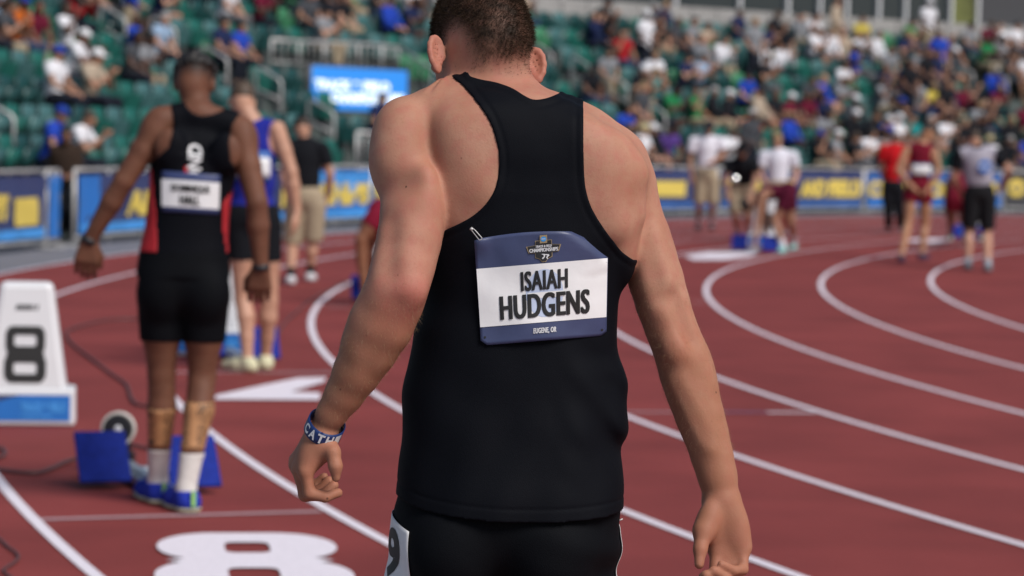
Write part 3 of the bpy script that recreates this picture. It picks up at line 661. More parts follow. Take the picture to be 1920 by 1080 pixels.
    # ---- hands (palm bones, five fingers each)
    def hand(wr, knk, mid, tip, dip, thumb, fat, r=(.0108, .0095, .0083), pr=.0125):
        for i in range(4):
            A.cone(wr[0], knk[i], wr[1], pr, .016)
            f = 1-.06*abs(i-1)-(.08 if i == 3 else 0)
            A.cone(knk[i], mid[i], pr*.93*f, r[0]*f, .006); A.cone(mid[i], dip[i], r[0]*f, r[1]*f, .004); A.cone(dip[i], tip[i], r[1]*f, r[2]*f, .004)
        for (a, ra), (b, rb) in zip(thumb[:-1], thumb[1:]): A.cone(a, b, ra, rb, .008)
        for c, rr_, R in fat: A.ell(c, rr_, R, k=.014)
    p = lambda x, y, Y: tuple(pix(x, y, Y))
    hand((p(603, 818, 4.365), .0195), [p(573, 884, 4.338), p(562, 880, 4.36), p(556, 872, 4.382), p(556, 862, 4.402)],
         [p(580, 925, 4.337), p(572, 928, 4.358), p(570, 918, 4.380), p(570, 904, 4.40)],
         [p(634, 924, 4.347), p(626, 910, 4.365), p(617, 901, 4.382), p(608, 893, 4.398)],
         [p(610, 932, 4.339), p(604, 929, 4.360), p(598, 920, 4.381), p(592, 908, 4.40)],
         [(p(614, 826, 4.35), .0145), (p(624, 848, 4.33), .0118), (p(629, 874, 4.322), .0105), (p(630, 896, 4.322), .0072)],
         [(p(590, 846, 4.35), (.022, .022, .036), rot(28)), (p(604, 838, 4.345), (.012, .015, .022), rot(-10))])
    hand((p(1353, 944, 4.40), .024), [p(1345, 1031, 4.385), p(1361, 1038, 4.388), p(1378, 1037, 4.388), p(1394, 1026, 4.386)],
         [p(1340, 1080, 4.365), p(1358, 1090, 4.365), p(1379, 1088, 4.365), p(1393, 1068, 4.366)],
         [p(1318, 1082, 4.325), p(1324, 1078, 4.32), p(1338, 1070, 4.322), p(1352, 1058, 4.33)],
         [p(1332, 1092, 4.342), p(1343, 1090, 4.338), p(1360, 1082, 4.338), p(1376, 1070, 4.343)],
         [(p(1338, 958, 4.385), .018), (p(1319, 996, 4.362), .0160), (p(1313, 1030, 4.345), .0105), (p(1311, 1058, 4.335), .008)],
         [(p(1327, 982, 4.373), (.018, .017, .036), rot(10)), (p(1384, 990, 4.385), (.018, .017, .042), rot(-8)), (p(1360, 1005, 4.395), (.034, .012, .04), None)], pr=.0135)
    # ---- legs
    Lg = Field(lo, hi, h)
    for sx, hx, kx, ax_ in ((-1, -.100, -.112, -.12), (1, .086, .102, .115)):
        Lg.chain([((hx, 4.42, .92), .082), ((hx+.004*sx, 4.42, .80), .090), ((hx+.004*sx, 4.42, .70), .084), ((kx, 4.42, .56), .068), ((kx, 4.425, .50), .060), ((kx, 4.41, .38), .058), ((kx, 4.41, .30), .054), ((ax_, 4.43, .14), .036), ((ax_, 4.44, .075), .036)], k=.02)
        Lg.chain([((ax_, 4.41, .04), .034), ((ax_+.01*sx, 4.50, .04), .038), ((ax_+.015*sx, 4.60, .03), .036), ((ax_+.012*sx, 4.66, .024), .024)], k=.03)
        Lg.ell((hx*.85, 4.345, .885), (.075, .07, .085), k=.03)
    # ---- head
    hc = np.array(pix(901, 80, 4.495)); HR = Matrix.Rotation(math.radians(27), 3, 'Z') @ Matrix.Rotation(math.radians(5), 3, 'Y') @ Matrix.Rotation(math.radians(-33), 3, 'X'); HRn = np.array(HR)
    W = lambda q: tuple(hc+HRn @ np.array(q))
    H = Field(lo, hi, h)
    H.ell(W((0, -.004, .018)), (.0735, .097, .102), HRn, k=.02); H.ell(W((0, .028, -.05)), (.0655, .07, .078), HRn, k=.035); H.ell(W((0, -.05, -.028)), (.058, .05, .055), HRn, k=.03)
    H.ell(W((0, .078, -.108)), (.026, .02, .02), HRn, k=.03); H.cone(W((0, .098, -.012)), W((0, .122, -.048)), .008, .013, .012); H.ell(W((0, .088, .002)), (.05, .016, .012), HRn, k=.02)
    H.ell(W((0, .094, -.078)), (.024, .01, .009), HRn, k=.008)
    for sx in (-1, 1):
        H.ell(W((sx*.032, .104, -.018)), (.017, .013, .012), HRn, k=.012, op='-'); H.ell(W((sx*.032, .088, -.018)), (.0125, .0125, .0125), HRn, k=.003)
        # ear: tilted shell, rolled rim, lobe
        e0 = np.array((sx*.079, -.004, -.040)); out = np.array((-.95, -.31, 0.0)) if sx < 0 else np.array((.80, -.60, 0.0)); up = np.array((0, -.18, .98))
        ER = np.array(HRn) @ np.stack([np.cross(up, out), out, up], 1); ctr = e0+out*.012
        H.ell(hc+HRn @ ctr, (.0032, .0165, .029), ER, k=.006)
        rim = []
        for i in range(9):
            a = math.radians(-70+i*32); rim.append((tuple(hc+HRn @ (ctr+out*(.0145*math.cos(a)+.002)+up*(.0275*math.sin(a)))), .0050))
        H.chain(rim, k=.003); H.ell(hc+HRn @ (ctr+out*.003-up*.027), (.005, .008, .009), ER, k=.004)
        H.ell(hc+HRn @ (ctr+np.cross(up, out)*(-.006 if sx < 0 else .006)*-1+out*.002), (.005, .010, .018), ER, k=.004, op='-')
    body = T.copy(); body.put(np.s_[:, :, :], H.d, .022, '+'); ka = np.where(A.ax[0][:, None, None] < .06, .011, .008+.016*np.clip((A.ax[2][None, None, :]-pix(1200, 375, 4.44).z)/.05, 0, 1)).astype(np.float32); body.put(np.s_[:, :, :], A.d, ka, '+'); body.put(np.s_[:, :, :], Lg.d, .03, '+')
    def attrs(V):
        Q = (V-hc) @ HRn; x, y, z = Q[:, 0], Q[:, 1], Q[:, 2]; r = np.sqrt(x*x+y*y)
        nz = np.array([0.5*math.sin(60*a+3*math.sin(40*b))+.5*math.sin(45*b+31*c) for a, b, c in Q]) if len(Q) < 1 else .5*np.sin(60*x+3*np.sin(40*z))+.5*np.sin(45*z+31*y)
        line = -.094+.28*np.abs(x)*(y < 0)+.006*nz                      # nape hairline, higher behind the ears
        line = np.where(y > -.01, np.where(y > .075, .055, np.where(y > .02, -.005, -.04)), line)
        st = np.clip((z-line+.022)/.05, 0, 1)**1.2
        for sx in (-1, 1):
            d = np.sqrt((x-sx*.072)**2+((y+.03)*.9)**2+((z+.045)*.7)**2); st = np.where(d < .045, st*np.clip((d-.018)/.027, 0, 1), st)
        near = (np.sqrt((Q**2).sum(1)) < .17) & (y < .1); st = np.where(near, st, 0)
        ear = (np.abs(x) > .079) & (z < .005); st = np.where(ear & (np.sqrt((Q**2).sum(1)) < .13), 0, st)
        def g(px, py, Y, s): c = np.array(pix(px, py, Y)); return np.exp(-((V-c)**2).sum(1)/(2*s*s))
        near2 = np.sqrt((Q**2).sum(1)) < .125; fl = g(765, 560, 4.26, .03)*.95+g(735, 600, 4.26, .045)*.5+g(1268, 655, 4.38, .03)*.5+g(600, 870, 4.35, .05)*.55+g(1355, 1030, 4.37, .06)*.5+ear*.5*near2+g(960, 150, 4.38, .05)*.3+g(770, 400, 4.3, .06)*.3
        fx = np.abs(V[:, 0]-.02); tn = np.clip((pix(0, 520, 4.3).z-V[:, 2])/.10, 0, 1)*(fx > .14)*(V[:, 2] > .7)*.7
        return {'stubble': st, 'flush': np.clip(fl, 0, 1), 'tan': tn}
    o, V, Q = emit_field(body, 'person', M_SKIN, base, attrs=attrs)
    tag(o, 'athlete in black racerback vest with white name bib, back to camera, large in the foreground', 'person')
    # ---- cropped hair: one mesh of short tapering strands
    at = attrs(V); st = at['stubble']; sel = np.where(st > .06)[0]; tri = Q[np.isin(Q[:, 0], sel)]
    cen = V[tri].mean(1); nrm = np.cross(V[tri[:, 1]]-V[tri[:, 0]], V[tri[:, 2]]-V[tri[:, 0]]); nrm /= np.linalg.norm(nrm, axis=1)[:, None]+1e-9
    wgt = st[tri[:, 0]]**1.3; pick = rng.choice(len(tri), 30000, p=wgt/wgt.sum()); c = cen[pick]+rng.normal(0, .0012, (len(pick), 3)); n = nrm[pick]; s_ = st[tri[pick, 0]]
    flow = HRn @ np.array((0, -.5, -.85)); flow = flow-n*(n @ flow)[:, None]; d = n*.75+flow*.55+rng.normal(0, .28, c.shape); d /= np.linalg.norm(d, axis=1)[:, None]
    ln = (.003+.007*s_)*rng.uniform(.7, 1.2, len(pick)); side = np.cross(d, rng.normal(0, 1, c.shape)); side /= np.linalg.norm(side, axis=1)[:, None]+1e-9; wd = .00032
    HV = np.empty((len(pick), 3, 3), np.float32); HV[:, 0] = c-side*wd-n*.0008; HV[:, 1] = c+side*wd-n*.0008; HV[:, 2] = c+d*ln[:, None]
    hm = mesh_np('hair', HV.reshape(-1, 3)-np.array(base, np.float32), np.arange(len(pick)*3).reshape(-1, 3), False); hm.materials.append(M_HAIR); link(bpy.data.objects.new('hair', hm), o)
    # ---- fine fair hair on the arms
    arm = np.where((V[:, 2] < pix(0, 500, 4.4).z) & (V[:, 2] > pix(0, 815, 4.4).z) & (np.abs(V[:, 0]-.02) > .165+.1*(1.45-V[:, 2])*0))[0]; tri = Q[np.isin(Q[:, 0], arm)]
    cen = V[tri].mean(1); nrm = np.cross(V[tri[:, 1]]-V[tri[:, 0]], V[tri[:, 2]]-V[tri[:, 0]]); nrm /= np.linalg.norm(nrm, axis=1)[:, None]+1e-9; pk = rng.choice(len(tri), 7000); c = cen[pk]+rng.normal(0, .001, (7000, 3)); n = nrm[pk]
    d = n*.5+np.array((0, 0, -1))*.7+rng.normal(0, .3, c.shape); d /= np.linalg.norm(d, axis=1)[:, None]; side = np.cross(d, rng.normal(0, 1, c.shape)); side /= np.linalg.norm(side, axis=1)[:, None]+1e-9
    HV = np.empty((7000, 3, 3), np.float32); HV[:, 0] = c-side*.00011; HV[:, 1] = c+side*.00011; HV[:, 2] = c+d*rng.uniform(.004, .010, 7000)[:, None]
    hm = mesh_np('arm_hair', HV.reshape(-1, 3)-np.array(base, np.float32), np.arange(21000).reshape(-1, 3), False); hm.materials.append(mat('arm_hair', (.30, .19, .09, 1), .5)); link(bpy.data.objects.new('arm_hair', hm), o)
    # ---- vest
    VT = Field((-.31, 4.19, .84), (.33, 4.66, 1.68), .0025); trunk(VT); VT.blur(5); vest = VT.copy(); vest.blur(24); vest.d = np.minimum(vest.d-.0015, VT.d-.0028)
    vest.loft(rows([(375, 825, 1165, 4.42, .098), (410, 815, 1174, 4.42, .108), (440, 812, 1174, 4.42, .1145), (480, 806, 1166, 4.42, .116), (520, 802, 1159, 4.42, .115), (560, 799, 1155, 4.42, .113), (620, 777, 1153, 4.42, .115), (655, 772, 1152, 4.42, .117), (690, 765, 1164, 4.42, .119), (740, 753, 1172, 4.42, .122),
                    (790, 753, 1169, 4.417, .126), (830, 754, 1161, 4.415, .129), (870, 750, 1167, 4.413, .133), (920, 748, 1171, 4.41, .140), (960, 745, 1171, 4.41, .144), (1000, 745, 1171, 4.41, .144)]), n=2.45, k=.02)
    f = lambda q: (pix(q[0], q[1], 4.32).x, pix(q[0], q[1], 4.32).z)
    poly = smooth_poly([(832, 128, 0), (850, 146, 0), (868, 160, 0), (893, 190, 0), (915, 222, 0), (929, 258, 0), (936, 300, 0), (931, 345, 0), (915, 377, 0), (890, 402, 0), (860, 420, 0), (822, 437, 0), (795, 446, 0)]) + \
        [Vector(q) for q in ((690, 470, 0), (690, 925, 0), (735, 936, 0))] + smooth_poly([(748, 940, 0), (800, 956, 0), (900, 968, 0), (1000, 973, 0), (1100, 971, 0), (1168, 966, 0)]) + \
        [Vector(q) for q in ((1260, 960, 0), (1260, 500, 0))] + smooth_poly([(1190, 490, 0), (1168, 474, 0), (1150, 452, 0), (1130, 425, 0), (1110, 391, 0), (1099, 358, 0), (1095, 320, 0), (1094, 250, 0), (1096, 195, 0), (1102, 165, 0)]) + \
        [Vector((1056, 140, 0))] + smooth_poly([(1052, 172, 0), (1035, 180, 0), (1018, 185, 0), (1000, 186, 0), (984, 179, 0), (960, 164, 0), (930, 153, 0), (900, 147, 0), (880, 141, 0)]) + [Vector((868, 118, 0))]
    Z2, X2 = np.meshgrid(vest.ax[2], vest.ax[0]); sd = poly_sd(X2, Z2, [f(q) for q in poly])
    x = vest.ax[0][:, None, None]; y = vest.ax[1][None, :, None]; z = vest.ax[2][None, None, :]; low = np.clip((1.28-z)/.35, 0, 1)
    rgt = np.clip((x-.06)*9, 0, 1); mid = np.clip((1.26-z)/.1, 0, 1)*np.clip((z-.98)/.1, 0, 1)
    vest.d += low*(.0018*np.sin(42*x+9*z+3*np.sin(11*z))+.0014*np.sin(75*x-21*z)+.0020*np.sin(30*z+25*x)*np.clip(np.abs(x)*6-.3, 0, 1))
    vest.d += rgt*mid*(.0050*np.sin(55*(z+1.1*x)+4*np.sin(14*z))+.003*np.sin(90*x+70*z))+.0016*np.clip((1.2-z)*3, 0, 1)*np.sin(26*(x-.6*z)+2*np.sin(9*z))
    s3 = sd[:, None, :]; vest.d += .0010*np.exp(-((s3+.0115)/.0036)**2)*(z > 1.2)+.0012*np.exp(-((s3+.021)/.0026)**2)*(z < 1.0)
    vest.d = np.maximum(vest.d, sd[:, None, :]); vest.d = np.maximum(vest.d, -(vest.d+.10))
    vo, VV, VQ = emit_field(vest, 'racerback_vest', M_TANK, base, o)
    # piping round the hem
    # ---- tights
    tg = Lg.copy(); tg.put(np.s_[:, :, :], T.d, .03, '+'); z = tg.ax[2][None, None, :]; x = tg.ax[0][:, None, None]; tg.d = np.maximum(tg.d-.0025, np.maximum(z-1.02, .56-z))
    tg.d += .0022*np.sin(85*z+30*x)*np.clip((x-.02)*8, 0, 1)*np.clip((z-.80)*12, 0, 1)
    to, TV, TQ = emit_field(tg, 'running_tights', M_SHORT, base, o)
    # ---- shoes
    for sx, ax_ in ((-1, -.12), (1, .115)):
        F = Field((ax_-.08, 4.33, -.001), (ax_+.09, 4.74, .14), .005); F.chain([((ax_, 4.405, .042), .042), ((ax_+.01*sx, 4.50, .042), .045), ((ax_+.015*sx, 4.60, .036), .043), ((ax_+.012*sx, 4.67, .03), .03)], k=.03); F.cone((ax_, 4.425, .05), (ax_, 4.43, .10), .042, .045, .02, cut=True)
        zz = F.ax[2][None, None, :]; F.d = np.maximum(F.d, .002-zz); emit_field(F, 'shoe', M_NAVY, base, o)
    # ---- bib, laid over the back of the vest
    bv = BVHTree.FromPolygons([tuple(v) for v in VV], [tuple(q) for q in VQ]); cs = Vector((0, 0, CAMH)); pts = []; ys = []
    TLc, TRc, BLc, BRc = (889, 449), (1141, 428), (902, 648), (1137, 629)
    def bl(u, v): return ((TLc[0]*(1-u)+TRc[0]*u)*v+(BLc[0]*(1-u)+BRc[0]*u)*(1-v), (TLc[1]*(1-u)+TRc[1]*u)*v+(BLc[1]*(1-u)+BRc[1]*u)*(1-v))
    for i in range(13):
        for j in range(11):
            u, v = i/12, j/10; hit = bv.ray_cast(cs, ray(*bl(u, v)).normalized())
            if hit[0] is not None: pts.append((1, u, v, u*u, u*v, v*v, u*u*u, u*u*v)); ys.append(hit[0].y)
    co = np.linalg.lstsq(np.array(pts), np.array(ys), rcond=None)[0]; res = (np.array(pts) @ co-np.array(ys)).max()
    def bibY(u, v): return float(np.dot(co, (1, u, v, u*u, u*v, v*v, u*u*u, u*u*v)))
    def bib(u, v, off=0.0):
        q = bl(u, v); Y = bibY(u, v)-.0035-max(res, 0)*.5-off+.0012*math.sin(9*u+5*v)*math.sin(7*v+2*u)+.0010*math.sin(6.1*u-8.1*v+1)*math.sin(14*u)+.0016*math.exp(-((v-.60+.04*math.sin(9*u))/.035)**2)*max(0, u-.70)*3+.0018*math.exp(-((u-.10-.3*(1-v))/.05)**2)*max(0, v-.70)*3
        cr = max(0.0, (u-.74)*.26/.26+(v-.80)*1.0-.13); Y += cr*.10
        Y -= .008*math.exp(-((u-.02)**2+(v-.98)**2)/.01)
        return pix(q[0], q[1], Y)
    bo = empty('name_bib', tuple(bib(.5, .5)-Vector(base)), 0, o); bb = Vector(base)+bo.location
    fb = lambda off: (lambda u, v: bib(u, v, off)-bb)
    def clip(u, v):   # folded upper right corner, trimmed lower corners
        vm = 1-max(0, (u-.72)/.28)*.19-max(0, (.06-u)/.06)*.01+.045*math.sin(math.pi*min(u/.72, 1))*(1 if u < .72 else 0)*.6
        vl = max(0, (.05-u)/.05)*.045+max(0, (u-.96)/.04)*.035
        return u, vl+(vm-vl)*v
    m_bibn = mat('bib_navy', (.052, .066, .145, 1), .42, noise=.12, nscale=18, bump=.35, bscale=28); m_bibw = mat('bib_white', (.84, .83, .83, 1), .5, noise=.04, nscale=14, bump=.5, bscale=24)
    sheet('bib_sheet', fb(0), m_bibn, bo, 40, 30, inside=clip, thick=.0006)
    sheet('bib_panel', fb(.0011), m_bibw, bo, 40, 20, box=(.003, .172, .997, .722))
    m_fade = mat('bib_seal', (.54, .62, .80, 1), .5); 
    def disc(u, v): a = 2*math.pi*u; return bib(.515+.145*v*math.cos(a), .445+.225*v*math.sin(a), .0014)-bb
    sheet('seal', disc, m_fade, bo, 32, 3)
    sheet('seal_band', fb(.0017), m_bibw, bo, 8, 3, box=(.385, .40, .66, .455))
    fat_text('lettering', 'ISAIAH', fb, .0022, M_INK, bo, (.338, .475, .692, .660), .009, space=1.08)
    fat_text('lettering', 'HUDGENS', fb, .0022, M_INK, bo, (.170, .222, .860, .448), .0135, space=1.08)
    fat_text('lettering', 'EUGENE, OR', fb, .0012, M_PAPERW, bo, (.42, .064, .60, .122), .004, shear=.12, space=1.1)
    m_gold = mat('emblem_gold', (.36, .27, .15, 1), .5); m_emb = mat('emblem_black', (.02, .02, .022, 1), .5); m_eb = mat('emblem_blue', (.05, .33, .75, 1), .5)
    def emblem():
        cxu, cyv = .515, .862; q = lambda x, y: (cxu+x*.125, cyv+y*.125)
        def pg(name, pts, off, mt):
            me = bpy.data.meshes.new(name); me.from_pydata([tuple(bib(*q(*p_), off)-bb) for p_ in pts], [], [tuple(range(len(pts)))]); me.update(); me.materials.append(mt); link(bpy.data.objects.new(name, me), bo)
        sh = [(-.5, .62), (-.22, .62), (-.22, 1.0), (.22, 1.0), (.22, .62), (.5, .62), (.5, .28), (1.05, .22), (.92, -.28), (.52, -.34), (.52, -.66), (.25, -.8), (.12, -1.02), (-.12, -1.02), (-.25, -.8), (-.52, -.66), (-.52, -.34), (-.92, -.28), (-1.05, .22), (-.5, .28)]
        pg('emblem_edge', sh, .0016, m_gold); pg('emblem_face', [(x*.93, y*.94) for x, y in sh], .0022, m_emb)
        pg('emblem_plate', [(-.22, .40), (.22, .40), (.22, .98), (-.22, .98)], .0026, m_gold)
        pg('emblem_disc', [(.17*math.cos(a*.393), .70+.19*math.sin(a*.393)) for a in range(16)], .003, m_eb)
        bx = lambda x0, y0, x1, y1: (*q(x0, y0), *q(x1, y1))
        text_obj('lettering', 'NCAA', fb(.0033), M_PAPERW, bo, bx(-.12, .66, .12, .76), bold=.03)
        fat_text('lettering', 'TRACK & FIELD', fb, .0027, M_PAPERW, bo, bx(-.48, .08, .48, .26), .003, shear=.15)
        fat_text('lettering', 'CHAMPIONSHIPS', fb, .0027, M_PAPERW, bo, bx(-.86, -.24, .86, .03), .004, shear=.15)
        pg('emblem_runner', [(-.15, -.42), (-.02, -.48), (.0, -.62), (-.12, -.72), (-.06, -.8), (.06, -.66), (.08, -.5), (.2, -.52), (.2, -.46), (.05, -.42), (-.05, -.4)], .0027, M_PAPERW)
        pg('emblem_runner', [(.12, -.5), (.22, -.56), (.14, -.68), (.2, -.82), (.26, -.8), (.22, -.68), (.34, -.56), (.3, -.46), (.16, -.44)], .0027, M_PAPERW)
    emblem()
    for (u, v) in ((.035, .075), (.965, .055)):
        sheet('pin_hole', (lambda u0, v0: (lambda a, b: bib(u0+.009*b*math.cos(2*math.pi*a), v0+.011*b*math.sin(2*math.pi*a), .0013)-bb))(u, v), M_INK, bo, 12, 1)
    # safety pins
    def pin(a, b, nm='safety_pin'):
        A_, B_ = Vector(a), Vector(b); d = (B_-A_); s_ = d.cross(Vector((0, 1, 0))).normalized()*.0028; m_ = MB()
        m_.tube([A_-bb, A_+s_*.8+d*.1-bb, A_+s_+d*.3-bb, B_+s_-bb, B_+s_*.4+d*.08-bb, B_-s_*.4+d*.05-bb, B_-s_-bb, A_-s_*.5+d*.1-bb], .0008, 6)
        m_.tube([A_-d*.02-bb, A_+d*.16-bb], .0028, 8); m_.build(nm, M_STEEL, bo, True)
    y0 = bib(.02, .98).y-.006; pin(pix(883, 428, y0+.004), pix(901, 448, y0)); y1 = bib(.93, .85).y-.004; pin(pix(1118, 449, y1), pix(1108, 444, y1))
    # ---- hip numbers, wrapped round each thigh
    hb = BVHTree.FromPolygons([tuple(v) for v in TV], [tuple(q) for q in TQ])
    def hip(ctr, sgn, a0, a1, z0, z1, txt):
        ho = empty('hip_number', (0, 0, 0), 0, o)
        def fn(off):
            def g(u, v):
                a = math.radians(a0+(a1-a0)*u); d = Vector((sgn*math.cos(a), -math.sin(a), 0)); zz = z0+(z1-z0)*v; c_ = Vector((ctr[0], ctr[1], zz)); hit = hb.ray_cast(c_+d*.3, -d)
                q = (hit[0] if hit[0] is not None else c_+d*.1)+d*(.0025+off); return q-Vector(base)
            return g
        def cut(u, v): return u, v*(1-.16*max(0, u-.35)/.65)
        sheet('hip_patch', fn(0), m_bibw, ho, 18, 14, inside=cut, thick=.0006)
        if txt: text_obj('lettering', txt, fn(.0012), M_INK, ho, (.36, .10, .82, .82), bold=.035, cuts=(9, 9))
        return ho
    zt, zb = pix(750, 962, 4.4).z, pix(750, 1092, 4.4).z
    hip((-.100, 4.42), -1, -22, 60, zb, zt, '9'); hip((.086, 4.42), 1, -50, 7, zb, pix(1160, 978, 4.4).z, '')
    m2 = MB(); q = pix(1163, 975, 4.40)-Vector(base); m2.tube([q+Vector((-.006, 0, -.002)), q, q+Vector((.004, 0, .002))], .0013, 6); m2.build('safety_pin', M_STEEL, o, True)
    # ---- wrist band
    a_, b_ = pix(613, 790, 4.352), pix(598, 822, 4.362); axv = (b_-a_).normalized(); c0 = pix(609, 801, 4.353); uu = Vector((0, -1, 0)); uu = (uu-axv*uu.dot(axv)).normalized(); vv = axv.cross(uu)
    tl = (uu*.10+vv*0.0)
    def band(off):
        def g(u, v):
            a = -2*math.pi*u; return c0+uu*(.0325+off)*math.cos(a)+vv*(.0305+off)*math.sin(a)+axv*((.5-v)*.0225+.007*math.cos(a))-Vector(base)
        return g
    wb = sheet('wristband', band(0), mat('band_blue', (.010, .030, .13, 1), .4), o, 48, 3, thick=.0018)
    def letters(txt, u0, u1):
        for i, ch in enumerate(txt):
            wch = (u1-u0)/len(txt); text_obj('lettering', ch, (lambda off: (lambda u, v: band(off)(u, v)))(.0014), M_PAPERW, wb, (u0+wch*i, .14, u0+wch*(i+.80), .86), bold=.04, cuts=(4, 2))
    letters('CATHI', -.175, .215)
    return o
front = make_front_athlete()
# ------------------------------------------------------------------ other people
def fr(up, right):
    up = up.normalized(); right = (right-up*right.dot(up)).normalized(); return np.array(Matrix((right, up.cross(right), up)).transposed())
TRUNK = ((.70, (.158, .108, .195)), (.36, (.138, .098, .17)), (.02, (.160, .112, .125)))
def h_trunk(F, J, s, off=0., k=.05, parts=(0, 1, 2), sh=.046):
    P, N = J['pelvis'], J['neck']; up = N-P; R = fr(up, J['shR']-J['shL'])
    for i in parts:
        t, r = TRUNK[i]; F.ell(P+up*t, np.array(r)*s, R, k=k, off=off)
    if sh and 0 in parts:
        q = P+up*.93
        for e in ('shL', 'shR'): F.cone(q, J[e], (sh+.01)*s+off, sh*s+off, .03)
def h_arm(F, J, S_, s, sleeve=None, off=0.):
    a, b, c = J['sh'+S_], J['el'+S_], J['wr'+S_]
    if sleeve is not None:
        e = a.lerp(b, sleeve) if sleeve <= 1 else b.lerp(c, sleeve-1)
        if sleeve <= 1: F.cone(a, e, .056*s+off, .048*s+off+.006, .02, cut=True)
        else: F.cone(a, b, .056*s+off, .044*s+off, .02); F.cone(b, e, .044*s+off, .034*s+off, .01, cut=True)
        return
    m = a.lerp(b, .5); n = b.lerp(c, .35); F.chain([(a, .056*s), (m, .050*s), (b, .041*s), (n, .043*s), (c, .028*s)], .012)
def h_hand(F, J, S_, s, fine=True):
    b, c = J['el'+S_], J['wr'+S_]; d = (c-b).normalized() if 'ha'+S_ not in J else (J['ha'+S_]-c).normalized()
    R = fr(d, J['shR']-J['shL']); inw = Vector(R[:, 0])*(1 if S_ == 'L' else -1); w = Vector(R[:, 1])
    if J.get('palmback'): w, inw = inw*1.15, -w*1.2
    if not fine: F.chain([(c, .028*s), (c+d*.08*s, .034*s), (c+d*.15*s+inw*.02, .022*s)], .015); F.cone(c+d*.03, c+d*.10*s+w*.045*s, .014*s, .011*s, .01); return
    for i in range(4):
        o = w*(.034-.022*i)*s; k0 = c+d*.085*s+o; ln = (.075, .083, .078, .062)[i]*s
        F.cone(c+o*.4, k0, .020*s, .0145*s, .014); m = k0+d*ln*.5+inw*.012*s; F.cone(k0, m, .0118*s, .0105*s, .004); F.cone(m, m+d*ln*.38+inw*ln*.38, .0105*s, .009*s, .004)
    F.chain([(c+d*.02*s+w*.02*s, .018*s), (c+d*.06*s+w*.045*s+inw*.015*s, .014*s), (c+d*.105*s+w*.05*s+inw*.025*s, .010*s)], .008)
def h_leg(F, J, S_, s, off=0., upto=2.0, k=.025):
    a, b, c = J['hip'+S_], J['kn'+S_], J['an'+S_]
    fw = J['to'+S_]-c; fw.z = 0; fw = fw.normalized() if fw.length > 1e-4 else Vector((0, 1, 0))
    if upto < 1.0: F.cone(a, a.lerp(b, upto), .088*s+off, (.088-.030*upto)*s+off+.008, k, cut=True); return
    F.chain([(a, .088*s+off), (a.lerp(b, .5), .074*s+off), (b, .054*s+off)], k)
    if upto < 2.0: F.cone(b, b.lerp(c, upto-1), .054*s+off, .05*s+off, .012, cut=True); return
    F.chain([(b, .054*s+off), (b.lerp(c, .30)-fw*.018*s, .056*s+off), (b.lerp(c, .65)-fw*.008*s, .043*s+off), (c, .034*s+off)], .015)
def h_foot(F, J, S_, s, off=0.):
    c, t = J['an'+S_], J['to'+S_]; d = t-c; d.z = 0; d = d.normalized(); g = J.get('ground', 0.0)
    h0 = Vector((c.x, c.y, g+.036*s))-d*.03*s; F.chain([(c, .034*s+off), (h0, .034*s+off)], .02); F.chain([(h0, .034*s+off), (h0+d*.11*s, .040*s+off), (Vector((t.x, t.y, g+.028*s)), .030*s+off)], .03)
def h_head(F, J, s, hair=None):
    c = J['head']; R = fr(J['hup'], J['hright']); W = lambda x, y, z: tuple(np.array(c)+R @ np.array((x, y, z))*s)
    if hair == 'hair':
        F.ell(W(0, -.008, .022), np.array((.079, .100, .098))*s, R, k=.01, planes=(((0, .62, -.78) @ R.T, .035*s),)); return
    if hair == 'long':
        F.ell(W(0, -.012, .02), np.array((.084, .102, .10))*s, R, k=.01, planes=(((0, .85, -.5) @ R.T, .03*s),)); F.ell(W(0, -.065, -.09), np.array((.07, .045, .13))*s, R, k=.03); return
    if hair == 'cap':
        F.ell(W(0, -.004, .028), np.array((.085, .106, .098))*s, R, k=.008, planes=(((0, 0, -1) @ R.T, .012*s),)); F.ell(W(0, .115, .03), np.array((.062, .075, .010))*s, R, k=.01); return
    if hair == 'hat':
        F.ell(W(0, -.004, .035), np.array((.086, .106, .10))*s, R, k=.008, planes=(((0, 0, -1) @ R.T, .012*s),)); F.ell(W(0, .0, .035), np.array((.15, .17, .012))*s, R, k=.02); return
    F.ell(W(0, -.004, .018), np.array((.0745, .095, .090))*s, R, k=.02); F.ell(W(0, .03, -.05), np.array((.060, .066, .075))*s, R, k=.03); F.ell(W(0, -.045, -.03), np.array((.056, .05, .055))*s, R, k=.03)
    F.cone(W(0, .096, -.01), W(0, .116, -.045), .009*s, .014*s, .01); F.ell(W(0, .075, -.105), np.array((.026, .02, .02))*s, R, k=.02)
    for sx in (-1, 1): F.ell(W(sx*.076, -.002, -.022), np.array((.010, .020, .032))*s, R, k=.006); F.ell(W(sx*.031, .096, -.014), np.array((.015, .012, .010))*s, R, k=.008, op='-')
    F.chain([(J['neck'], .056*s), (W(0, -.028, -.06), .054*s)], .025)
def bounds(J, pad=.2):
    A = np.array([tuple(v) for k, v in J.items() if isinstance(v, Vector) and k not in ('hup', 'hright')]); lo, hi = A.min(0)-pad, A.max(0)+pad
    if J.get('ground') is not None: lo[2] = max(lo[2], J['ground']-.004)
    return lo, hi
def colored(o, col):
    o.color = col; return o
